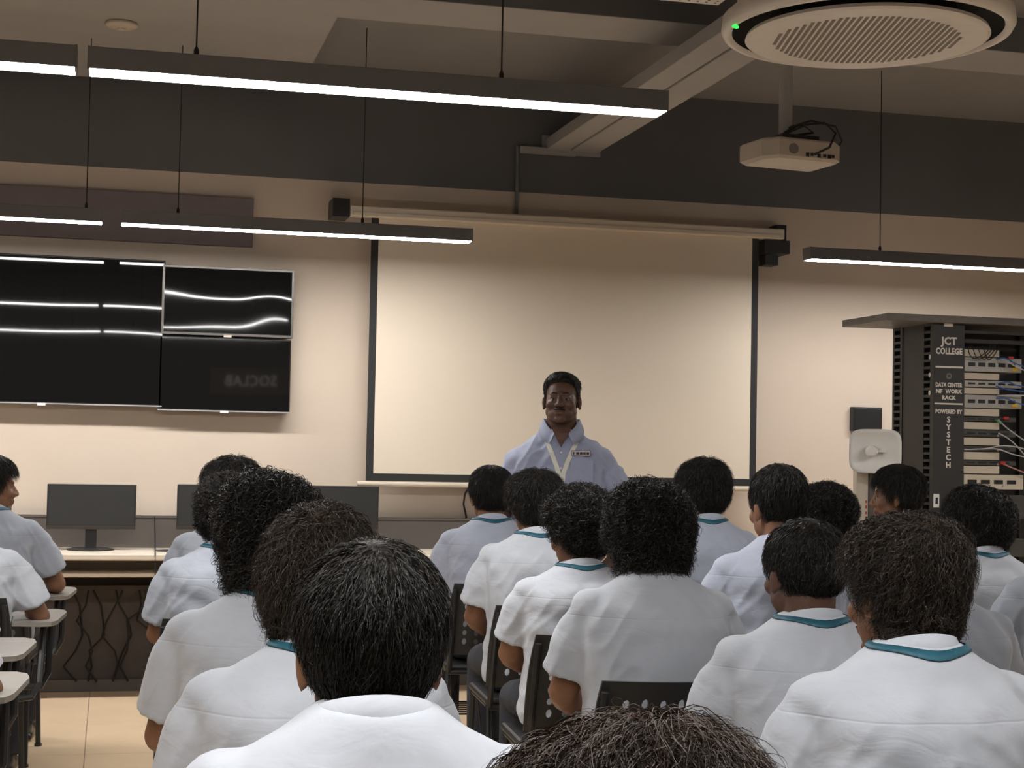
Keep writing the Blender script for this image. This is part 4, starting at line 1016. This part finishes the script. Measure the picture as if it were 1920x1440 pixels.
me = voxelize(mb, 0.0070, 8, 'shirt'); folds(me, 0.014, 2.2, 0, 0); me.materials.append(M_shs); SHS = obj('shirt', me, S)
mb = MB(); lo = []; hi = []; fo = []
for k in range(41):
    tt = math.radians(-246 + 312 * k / 40); x, y = math.cos(tt), math.sin(tt); fr = max(0, (y - 0.1) / 0.9) ** 1.3
    hi.append((0.083 * x * (1 - .1 * fr), 0.0 + 0.080 * y + 0.020 * fr, 1.525 - 0.080 * fr)); fo.append((0.104 * x * (1 + .35 * fr), 0.0 + 0.098 * y + 0.045 * fr, 1.475 - 0.085 * fr))
mb.add(*ring_strip(fo, hi)); mb.build('collar', M_shs, S, smooth=True)
def chest_y(x, z):
    best = None
    ok, loc_, nr_, _ = SHS.ray_cast(Vector((x, 0.6, z)), Vector((0, -1, 0)))
    return loc_.y if ok else 0.16
bpy.context.view_layer.update()
# dark opening of the collar is skin: a small wedge of chest
yv = [max(chest_y(q, 1.455) for q in (-.03, 0, .03)) + 0.012, max(chest_y(q, 1.425) for q in (-.02, 0, .02)) + 0.009, chest_y(0, 1.39) + 0.003]
MB().add([(-0.045, yv[0] - 0.02, 1.48), (0.045, yv[0] - 0.02, 1.48), (-0.036, yv[0], 1.455), (0.036, yv[0], 1.455), (-0.02, yv[1], 1.425), (0.02, yv[1], 1.425), (0.0, yv[2], 1.385)], [(0, 1, 3, 2), (2, 3, 5, 4), (4, 5, 6)]).build('open_neck', M_skind, S)
# white lanyard in front, button placket, pocket and name patch
bpy.context.view_layer.update()
for s, pts in ((-1, [(-0.070, 1.42), (-0.045, 1.36), (-0.020, 1.295), (-0.004, 1.24), (0.0, 1.20)]), (1, [(0.072, 1.41), (0.055, 1.375), (0.032, 1.32), (0.012, 1.26), (0.004, 1.18)])):
    lo = []; hi = []; v = []; f = []
    for (x, z) in pts:
        x = -x                                     # his right is at the picture's left
        y0 = chest_y(x - 0.011, z) + 0.004; y1 = chest_y(x + 0.011, z) + 0.004
        v += [(x - 0.011, y0, z), (x + 0.011, y1, z), (x + 0.011, y1 + 0.003, z), (x - 0.011, y0 + 0.003, z)]
    for i in range(len(pts) - 1):
        for k in range(4): f.append((i * 4 + k, i * 4 + (k + 1) % 4, (i + 1) * 4 + (k + 1) % 4, (i + 1) * 4 + k))
    MB().add(v, f).build('lanyard_strap', M_lanw, S)
for k in range(6):
    z = 1.36 - k * 0.075; MB().ell((0, chest_y(0, z) + 0.002, z), (0.005, 0.002, 0.005), None, 10, 6).build('button', M_white, S)
yb_ = max(chest_y(-0.135, 1.357), chest_y(-0.05, 1.357), chest_y(-0.09, 1.345)) + 0.004
nt_ = MB().box(-0.135, -0.050, yb_, yb_ + 0.003, 1.347, 1.370, .001).build('name_patch', mat('white cloth patch', (0.5, 0.46, 0.48, 1), 0.8), S)
MB().box(-0.137, -0.048, yb_ - 0.001, yb_ + 0.002, 1.345, 1.372, .001).build('patch_border', mat('maroon thread', (0.08, 0.012, 0.02, 1), 0.8), S)
for k, (x0, x1) in enumerate(((-0.062, -0.056), (-0.084, -0.070), (-0.099, -0.087), (-0.114, -0.102), (-0.130, -0.118))):
    MB().box(x0, x1, yb_ + 0.003, yb_ + 0.004, 1.353, 1.364).build('patch_mark', M_black, nt_)
py_ = max(chest_y(-0.145, 1.28), chest_y(-0.05, 1.28)) + 0.001
MB().box(-0.15, -0.045, py_ - 0.006, py_, 1.19, 1.325, .002).build('pocket', M_shs, S)
h = obj('hair', HAIR['speaker'], S, tuple(HS), RS.to_euler()); h.data.materials.append(M_hair); h.scale = (1.03,) * 3
for s in (-1, 1):
    e = obj('eye', EYE, S, tuple(HS + RS @ (Vector((s * 0.030, 0.0765, -0.006)) * 1.03)), RS.to_euler()); obj('pupil', PUP, e, (0, 0.0115, 0))
    MB().tube([(s * 0.012, 0.0985, 0.020), (s * 0.032, 0.094, 0.026), (s * 0.052, 0.078, 0.019)], [0.003, 0.0045, 0.002], 6).build('eyebrow', M_hair, S, tuple(HS), RS.to_euler())
MB().tube([(-0.026, 0.094, -0.057), (0, 0.108, -0.051), (0.026, 0.094, -0.057)], [0.003, 0.0055, 0.003], 6).build('moustache', M_hair, S, tuple(HS), RS.to_euler())
mb = MB().loft([(0.83, .185, .15, .01), (0.9, .19, .155, .01), (0.98, .185, .15, .015)])
for s in (-1, 1): mb.tube([(s * 0.09, 0, 0.88), (s * 0.10, 0, 0.5), (s * 0.10, -0.01, 0.06)], [0.105, 0.085, 0.072], 14)
me = voxelize(mb, 0.014, 2, 'trousers'); me.materials.append(M_trouser); obj('trousers', me, S)
for s in (-1, 1): obj('shoe', SHOE, S, (s * 0.10, -0.01, 0))
